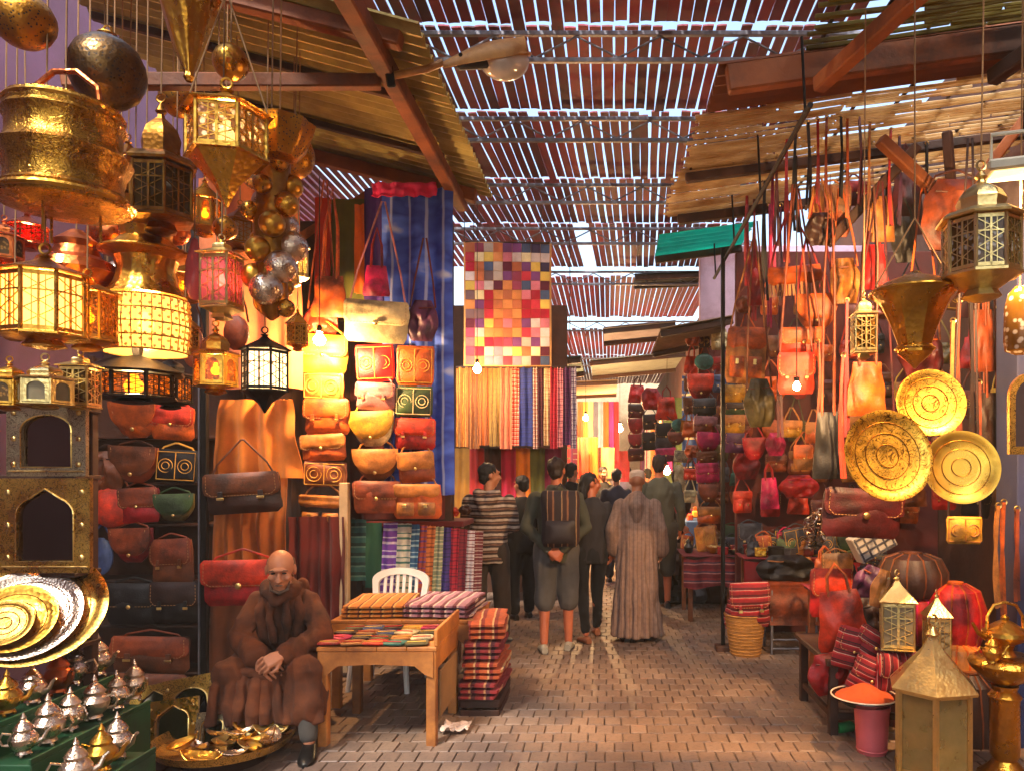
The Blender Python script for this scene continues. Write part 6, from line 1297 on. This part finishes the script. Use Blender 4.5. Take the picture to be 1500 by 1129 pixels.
def standing(label, px, ypx, Y, h, yaw, top, legs, mtop, mlegs, mshoe, mhair, mskin=SKIN, lean=0, stride=.0, look=0, arms='down', hairlen=0, seed=0, voxel=.014, face=True, build=1.0, hood=False, cap=None, short=False):
    """a standing or walking person; local y- is forward; yaw = pi turns the back to the camera"""
    base = W(px, ypx, Y); s = h / 1.75
    t = thing('person', label, 'person', (base.x, base.y, 0), rz=yaw)
    hz, sz, nzk = .93 * s, 1.395 * s, 1.5 * s; sw = .185 * s * build; hw = .1 * s
    hip, chest, neck = V((0, 0, hz)), V((0, -lean * .5, 1.25 * s)), V((0, -lean, nzk))
    hc = V((0, -lean - .02 * s, 1.635 * s))
    lf = [V((-hw, 0, hz)), V((-hw * 1.05, -.02 * s - stride * .55, .5 * s)), V((-hw * 1.1, -stride, .085 * s))]
    rf = [V((hw, 0, hz)), V((hw * 1.05, -.03 * s + stride * .35, .5 * s)), V((hw * 1.1, stride * 1.0, .085 * s + abs(stride) * .12))]
    if arms == 'behind':
        la = [V((-sw, -lean, sz)), V((-sw * 1.45, .06 * s, 1.13 * s)), V((-.05 * s, .2 * s, .93 * s))]; ra = [V((sw, -lean, sz)), V((sw * 1.45, .06 * s, 1.13 * s)), V((.05 * s, .2 * s, .92 * s))]
    elif arms == 'front':
        la = [V((-sw, -lean, sz)), V((-sw * 1.25, -.02, 1.14 * s)), V((-.1 * s, -.25 * s, 1.1 * s))]; ra = [V((sw, -lean, sz)), V((sw * 1.25, -.02, 1.14 * s)), V((.1 * s, -.25 * s, 1.12 * s))]
    else:
        la = [V((-sw, -lean, sz)), V((-sw * 1.35, .03 * s, 1.14 * s)), V((-sw * 1.35, -.08 * s + stride * .3, .9 * s))]; ra = [V((sw, -lean, sz)), V((sw * 1.35, .03 * s, 1.14 * s)), V((sw * 1.3, -.06 * s - stride * .3, .9 * s))]
    fw = (sin(look), -cos(look), 0)
    b = MB()
    ringloft(b, [((0, 0, hz - .04 * s), .14 * s, .1 * s), ((0, 0, hz + .06 * s), .15 * s, .1 * s), ((0, -lean * .3, 1.1 * s), .13 * s, .09 * s), ((0, -lean * .7, 1.3 * s), .16 * s, .105 * s), ((0, -lean, sz), .13 * s, .08 * s), ((0, -lean, nzk - .01), .06 * s, .06 * s)])
    limb(b, [neck - V((0, 0, .04 * s)), hc - V((0, -.01, .06 * s))], [.055 * s, .052 * s])
    T = head(b, hc, fw, s * .98, face)
    for L_ in (lf, rf): limb(b, L_, [.085 * s, .058 * s, .036 * s], 10)
    for A_ in (la, ra): limb(b, A_, [.05 * s, .04 * s, .028 * s], 8)
    for A_, sd in ((la, 1), (ra, -1)):
        if arms == 'behind': hand(b, A_[2], V((-A_[2].x * 2, .02, -.05)), (0, 1, .2), s * .95, .7, sd)
        else: hand(b, A_[2], (A_[2] - A_[1]) * .6 + V((0, -.02, -.04)), (-sd, .3, 0), s * .95, .5, -sd)
    bo = fuse(b, 'body', min(voxel, .011), mskin, t, 1)
    # clothes
    if top == 'robe':
        c = MB(); ringloft(c, [((0, -stride * .2, .06 * s), .235 * s, .2 * s), ((0, 0, .5 * s), .2 * s, .165 * s), ((0, 0, .95 * s), .19 * s, .145 * s), ((0, -lean * .4, 1.2 * s), .19 * s, .135 * s), ((0, -lean * .9, 1.38 * s), .185 * s * build, .115 * s), ((0, -lean, 1.455 * s), .12 * s, .09 * s), ((0, -lean, 1.5 * s), .075 * s, .075 * s)], 20)
        for A_ in (la, ra): limb(c, [A_[0], A_[1], A_[1].lerp(A_[2], .85)], [.066 * s, .068 * s, .084 * s], 10)
        limb(c, [V((0, .03 - lean, 1.47 * s)), V((0, .11 - lean, 1.38 * s)), V((0, .13 - lean, 1.26 * s))], [.07 * s, .075 * s, .045 * s])
        rf_ = random.Random(seed)
        for k in range(16):
            a = 2 * pi * k / 16 + rf_.uniform(-.1, .1); c.tube([(cos(a) * .17 * s, sin(a) * .13 * s, 1.12 * s), (cos(a) * .19 * s, sin(a) * .155 * s, .8 * s), (cos(a + .05) * .215 * s, sin(a + .05) * .18 * s, .4 * s), (cos(a + .08) * .24 * s, sin(a + .08) * .205 * s, .06 * s)], [.008, .02 * s, .026 * s, .032 * s], 8)
        fuse(c, 'robe', .012, mtop, t, 1, .016, 7, seed, fold=1)
    else:
        lo = hz - (.12 if top == 'jacket' else .06) * s
        c = MB(); ringloft(c, [((0, 0, lo), .17 * s * build, .125 * s), ((0, 0, hz + .08 * s), .165 * s * build, .12 * s), ((0, -lean * .4, 1.15 * s), .165 * s * build, .115 * s), ((0, -lean * .8, 1.32 * s), .185 * s * build, .125 * s), ((0, -lean, 1.4 * s), .165 * s * build, .105 * s), ((0, -lean, 1.455 * s), .11 * s, .085 * s), ((0, -lean, 1.5 * s), .07 * s, .07 * s)], 18)
        for A_ in (la, ra): limb(c, [A_[0], A_[1], A_[1].lerp(A_[2], .25 if short else .92)], [.062 * s, .055 * s, .042 * s if not short else .055 * s], 10)
        if hood: limb(c, [V((-.09 * s, .05 - lean, 1.47 * s)), V((-.05 * s, .12 - lean, 1.42 * s)), V((.0, .14 - lean, 1.32 * s)), V((.05 * s, .12 - lean, 1.42 * s)), V((.09 * s, .05 - lean, 1.47 * s))], [.05 * s, .055 * s, .06 * s, .055 * s, .05 * s])
        fuse(c, 'jacket', voxel, mtop, t, 1, .014, 9, seed, fold=1)
        c = MB(); ringloft(c, [((0, 0, hz - .12 * s), .165 * s, .125 * s), ((0, 0, hz + .05 * s), .155 * s, .112 * s)], 16)
        k = {'trousers': .93, 'leggings': .93, 'shorts': .12}[legs]
        rr = {'trousers': (.105, .085, .07), 'leggings': (.095, .065, .045), 'shorts': (.112, .1, .095)}[legs]
        for L_ in (lf, rf):
            e = L_[1].lerp(L_[2], k); limb(c, [L_[0], L_[1], e] if k > .2 else [L_[0], L_[0].lerp(L_[1], .6), e], [q * s for q in rr], 12)
        fuse(c, legs, voxel, mlegs, t, 1, .011, 9, seed + 3, fold=1)
    shoe(t, lf[2] + V((0, .02, 0)), (-.15, -1), mshoe, s); ro = shoe(t, rf[2] + V((0, .02, 0)), (.15, -1), mshoe, s)
    # hair
    if mhair:
        q = MB(); zt = Matrix.Rotation(math.atan2(fw[0], -fw[1]), 4, 'Z'); Th = Matrix.Translation(hc) @ zt @ Matrix.Scale(s, 4); hh = MB()
        hh.ball((0, .022, .045), (.082, .095, .085), 16, 10); hh.ball((0, .05, -.005), (.066, .062, .078), 14, 9)
        if hairlen: hh.tube([(0, .07, .02), (0, .09, -.08), (0, .085, -.08 - hairlen)], [.06, .065, .045], 10)
        q.add([Th @ V(p) for p in hh.v], hh.f); fuse(q, 'hair', .009, mhair, t, 1, .011, 34, seed)
    if cap:
        q = MB(); Th = Matrix.Translation(hc); hh = MB(); hh.lathe([(.086, .03), (.09, .06), (.084, .095), (.06, .118), (.003, .124)], 22, M=Matrix.Diagonal((.92, 1.08, 1, 1))); hh.v = [Th @ (V(p) * s) for p in hh.v]; hh.build('cap', cap, t)
    return t, la, ra, s
DJ = stripes('djellaba_stripe', [((150, 118, 100), 6), ((120, 92, 78), 1)], 26, 0, warp=.01)
STRJ = stripes('striped_wool', [((196, 178, 160), 3), ((60, 40, 38), 3), ((150, 110, 84), 1), ((90, 60, 50), 2)], 15, 2, warp=.03)
DARKT = cloth('charcoal', (34, 32, 34)); BLKC = cloth('black', (16, 15, 17)); GRNS = cloth('grey_green', (84, 82, 66)); KHAK = cloth('dark_khaki', (64, 58, 46)); NAVY = cloth('navy', (30, 34, 58)); BROWNT = cloth('brown_trouser', (54, 42, 34))
SNK = mat('pale_sneaker', (170, 160, 140), .7, 0, .2, 10, .2)
standing('person in a striped hooded wool jacket seen from behind by the tables', 716, 947, 7.1, 1.72, pi - .15, 'jacket', 'trousers', STRJ, BROWNT, BLKSHOE, HAIRK, stride=.1, look=-.9, arms='front', hood=True, seed=1, build=1.1)
pt_, la, ra, s = standing('person in grey shorts with hands clasped behind under a backpack', 815, 956, 6.9, 1.77, pi + .05, 'jacket', 'shorts', cloth('olive_grey', (66, 66, 52)), cloth('grey_short', (84, 80, 76)), SNK, HAIRB, SKIN2, stride=.05, look=-.2, arms='behind', seed=2)
bp = thing('backpack', 'dark striped backpack on the person in grey shorts', 'backpack', (pt_.location.x + .05, pt_.location.y - .2, .98), rz=pi + .05)
c = MB(); c.add(puff(.34, .5, .2, PROF['rect'], 10, 10, t=.06, wr=.2).v, puff(.34, .5, .2, PROF['rect'], 10, 10, t=.06, wr=.2).f)
fuse(c, 'body', .014, stripes('backpack_stripe', [((40, 30, 34), 5), ((140, 96, 66), 1.2), ((60, 36, 34), 3), ((176, 140, 100), .6)], 8, 0), bp, 1, .006)
puff(.26, .2, .09, PROF['rect'], 8, 8, z0=.04, y0=.13).build('pocket', mat('dark_nylon', (38, 30, 32), .6, 0, .2, 10, .3), bp)
for sx in (-1, 1): MB().tube([(sx * .11, -.06, .48), (sx * .13, -.2, .46), (sx * .14, -.3, .32), (sx * .13, -.2, .12), (sx * .12, -.06, .06)], .02, 8, flat=.4).build('shoulder_strap', mat('dark_nylon', (38, 30, 32), .6, 0, .2, 10, .3), bp)
MB().tube([(-.04, -.02, .52), (0, -.03, .56), (.04, -.02, .52)], .01, 6).build('grab_handle', mat('dark_nylon', (38, 30, 32), .6), bp)
standing('person in a dark jacket and black leggings looking to the left', 866, 936, 7.4, 1.63, pi + .3, 'jacket', 'leggings', cloth('dark_grey', (46, 42, 44)), BLKC, mat('tan_shoe', (150, 90, 60), .6), HAIRK, SKIN2, stride=.17, look=-1.5, hairlen=.12, seed=3, build=.95)
standing('person in a long taupe robe and pale cap walking away', 933, 937, 7.35, 1.66, pi - .05, 'robe', None, DJ, None, BLKSHOE, None, stride=.06, lean=.04, seed=4, cap=mat('pale_cap', (206, 176, 150), .9, 0, .15, 20, .4, 120), voxel=.016)
standing('tall person in a grey green shirt and shorts behind the taupe robe', 966, 893, 9.0, 1.84, pi + .1, 'shirt', 'shorts', GRNS, KHAK, BLKSHOE, HAIRB, SKIN2, stride=.1, seed=5, look=-.3)
for i, (lab, px, y, Y, h, yaw, mt, ml, mh, st_x) in enumerate((
    ('person in black between the backpack and the dark jacket', 838, 868, 10.2, 1.76, pi, BLKC, BLKC, HAIRK, .1), ('person in a black coat left of the backpack walker', 764, 905, 8.6, 1.6, pi + .4, BLKC, BLKC, HAIRK, .05), ('person in navy blue left of the taupe robe', 903, 850, 11.0, 1.68, pi, NAVY, DARKT, HAIRK, .12),
    ('person in a charcoal jacket far down the lane', 884, 835, 12.6, 1.72, 0, DARKT, BLKC, HAIRK, .1), ('person in a red top far down the lane', 858, 825, 13.6, 1.66, 0, cloth('crimson', (140, 16, 26)), DARKT, HAIRB, .08), ('person in a pale shirt deep in the lane', 918, 810, 15.5, 1.74, .2, cloth('pale_blue', (150, 160, 186)), DARKT, HAIRK, .1), ('person in brown deep in the lane behind the tall man', 948, 815, 14.6, 1.7, pi, cloth('brown_wool', (110, 60, 28)), DARKT, HAIRK, .1),
    ('person in dark clothes standing by the deep right stalls', 992, 850, 11.2, 1.66, pi / 2, DARKT, BLKC, HAIRK, .02), ('person in an ochre top at the far end of the lane', 880, 790, 18, 1.7, 0, cloth('ochre', (170, 110, 40)), DARKT, HAIRK, .1), ('person in grey at the far end of the lane', 905, 785, 19.5, 1.7, 0, cloth('mid_grey', (110, 106, 110)), DARKT, HAIRB, .1))):
    Yr = 1.65 * F / (y - 690) if i in (0, 1, 2) else Y
    standing(lab, px, y, Yr, h, yaw, 'jacket', 'trousers', mt, ml, BLKSHOE, mh, stride=st_x, seed=10 + i, voxel=.024, arms='down', look=(-.6, .4, 0, .3, -.2)[i % 5])
# --- the seated man
sm = thing('person', 'bald seated man in a brown hooded robe with clasped hands beside the table', 'person', (-2.03, 4.74, 0), rz=.12)
b = MB()
hip = V((0, .14, .5))
ringloft(b, [((0, .14, .44), .15, .12), ((0, .1, .6), .14, .11, .3), ((0, .02, .78), .14, .1, .35), ((0, -.05, .88), .12, .08, .4), ((0, -.1, .96), .06, .06, .4)])
limb(b, [V((0, -.09, .93)), V((.01, -.13, 1.0))], [.058, .055])
hc = V((.012, -.15, 1.045)); fwd = V((.18, -1, 0)).normalized()
head(b, hc, fwd, 1.04, True, R(16))
la = [V((-.15, -.04, .86)), V((-.235, -.12, .63)), V((-.055, -.33, .545))]; ra = [V((.15, -.04, .86)), V((.25, -.14, .64)), V((.08, -.34, .565))]
for A_ in (la, ra): limb(b, A_, [.04, .038, .03], 10)
hand(b, la[2], (.75, -.4, -.45), (-.1, -.85, .6), 1.06, .55, 1); hand(b, ra[2] + V((0, -.02, .012)), (-.75, -.4, -.35), (.1, -.85, .6), 1.06, .6, -1)
ll = [V((-.1, .12, .47)), V((-.22, -.3, .46)), V((-.2, -.28, .09))]; rl = [V((.1, .12, .47)), V((.2, -.33, .47)), V((.25, -.42, .09))]
for L_ in (ll, rl): limb(b, L_, [.07, .045, .035], 10)
fuse(b, 'body', .005, SKIN, sm, 1)
c = MB()
ringloft(c, [((0, .14, .4), .2, .17), ((0, .12, .55), .18, .16, .3), ((0, .04, .72), .175, .145, .35), ((0, -.02, .83), .165, .12, .4), ((0, -.06, .9), .115, .095, .45), ((.0, -.085, .965), .078, .075, .45)], 22)
for A_ in (la, ra): limb(c, [A_[0] - V((0, 0, .015)), A_[0].lerp(A_[1], .5), A_[1], A_[1].lerp(A_[2], .45), A_[1].lerp(A_[2], .84)], [.058, .06, .06, .06, .062], 12)
for L_, e in ((ll, .27), (rl, .25)):
    limb(c, [L_[0], L_[0].lerp(L_[1], .5), L_[1] + V((0, 0, -.005)), L_[1].lerp(L_[2], .5) , L_[1].lerp(L_[2], .52) - V((0, 0, .02))], [.125, .105, .095, .09, .085], 14)
ringloft(c, [((.01, -.29, .2), .3, .11), ((.01, -.28, .32), .31, .11), ((0, -.24, .42), .29, .13), ((0, -.14, .47), .24, .18)], 24)
limb(c, [V((-.1, .02, .92)), V((-.06, .1, .9)), V((0, .13, .85)), V((.06, .1, .9)), V((.1, .02, .92))], [.04, .05, .065, .05, .04])
limb(c, [V((-.085, -.06, .94)), V((-.06, -.15, .915)), V((0, -.19, .86))], [.032, .03, .022]); limb(c, [V((.085, -.06, .94)), V((.07, -.15, .915)), V((.01, -.19, .86))], [.032, .03, .022])
rgf2 = random.Random(14)
for k in range(9):          # folds of the skirt hanging from the knees
    x = -.27 + k * .068 + rgf2.uniform(-.012, .012); c.tube([(x * .9, -.33, .47), (x, -.375 - .015 * (k % 2), .4), (x * 1.03, -.395 - .02 * (k % 2), .3), (x * 1.06 + rgf2.uniform(-.02, .02), -.405, .19)], [.012, .022, .026, .03], 8)
for k in range(4): c.tube([(-.2, -.34 + .03 * k, .5 - .01 * k), (0, -.36 + .05 * k, .455 - .015 * k), (.2, -.35 + .03 * k, .5 - .01 * k)], [.01, .017, .01], 8)      # swags across the lap
for sx in (-1, 1):
    c.tube([(sx * .1, -.1, .9), (sx * .12, -.13, .78), (sx * .1, -.1, .64), (sx * .04, -.06, .54)], [.01, .02, .022, .012], 8); c.tube([(sx * .04, -.15, .87), (sx * .055, -.16, .75), (sx * .03, -.12, .6)], [.008, .016, .014], 8)
    A_ = la if sx < 0 else ra
    for q_ in (.25, .5, .75): 
        p_ = A_[0].lerp(A_[1], q_); c.torus(p_, .055, .012, 14, 6, M=Euler((.5, sx * .35 + .2 * q_, 0)).to_matrix().to_4x4())
    for q_ in (.2, .45, .7): p_ = A_[1].lerp(A_[2], q_); c.torus(p_, .056, .011, 14, 6, M=Euler((1.2, sx * .9, 0)).to_matrix().to_4x4())
fuse(c, 'robe', .0085, mat('brown_djellaba', (104, 52, 22), 1, 0, .45, 5, .9, 180, .005, rnd=.0, dirt=(52, 26, 12)), sm, 1, .014, 8, 3, fold=2.6)
for L_ in (ll, rl):
    c = MB(); limb(c, [L_[1].lerp(L_[2], .45), L_[1].lerp(L_[2], .92)], [.058, .055], 12); fuse(c, 'trouser_leg', .012, cloth('grey_trouser', (70, 64, 58)), sm, 2, .006, 12, 2)
shoe(sm, ll[2], (-.2, -1), BLKSHOE, 1.05); shoe(sm, rl[2], (.15, -1), BLKSHOE, 1.05)
Hm = Matrix.Translation(hc) @ Matrix.Rotation(math.atan2(fwd[0], -fwd[1]), 4, 'Z') @ Matrix.Rotation(R(16), 4, 'X') @ Matrix.Scale(1.04, 4)
hr = MB(); 
for sx in (-1, 1): hr.ball((sx * .066, .035, .02), (.014, .05, .045), 12, 8)
hr.ball((0, .09, .0), (.055, .02, .055), 12, 8)
hr.v = [Hm @ V(p) for p in hr.v]; fuse(hr, 'hair', .006, HAIRG, sm, 1, .003, 60)
be = MB(); be.tube([(-.055, -.05, -.045), (-.045, -.085, -.085), (0, -.098, -.098), (.045, -.085, -.085), (.055, -.05, -.045)], [.004, .009, .011, .009, .004], 8); be.tube([(-.026, -.106, -.05), (0, -.114, -.046), (.026, -.106, -.05)], [.004, .007, .004], 7)
be.v = [Hm @ V(p) for p in be.v]; fuse(be, 'beard', .005, HAIRG, sm, 1, .002, 80)
for sx in (-1, 1):
    e = MB(); e.ball((sx * .03, -.086, .018), (.013, .009, .006), 12, 8); e.v = [Hm @ V(p) for p in e.v]; eo = e.build('eye', mat('dark_eye', (30, 20, 16), .2), sm)
    e = MB(); e.tube([(sx * .012, -.1, .036), (sx * .03, -.1, .041), (sx * .05, -.09, .034)], [.003, .0045, .003], 6); e.v = [Hm @ V(p) for p in e.v]; e.build('eyebrow', HAIRG, sm)

bpy.data.batch_remove(SPENT)
LAY.exclude = False

# ================================================================ dusty air
hm = bpy.data.materials.new('dusty_air'); hm.use_nodes = True; ht = hm.node_tree; ht.nodes.clear()
pv = N(ht, 'VolumePrincipled'); pv.inputs['Density'].default_value = .003; pv.inputs['Color'].default_value = (1, .93, .84, 1); ho = N(ht, 'OutputMaterial'); L(ht, pv.outputs[0], ho.inputs['Volume'])
hz_ = MB().box((0, 17.5, 2.4), (124, 124, 7.6)).build('haze', hm, None, 0); hz_['kind'] = 'stuff'
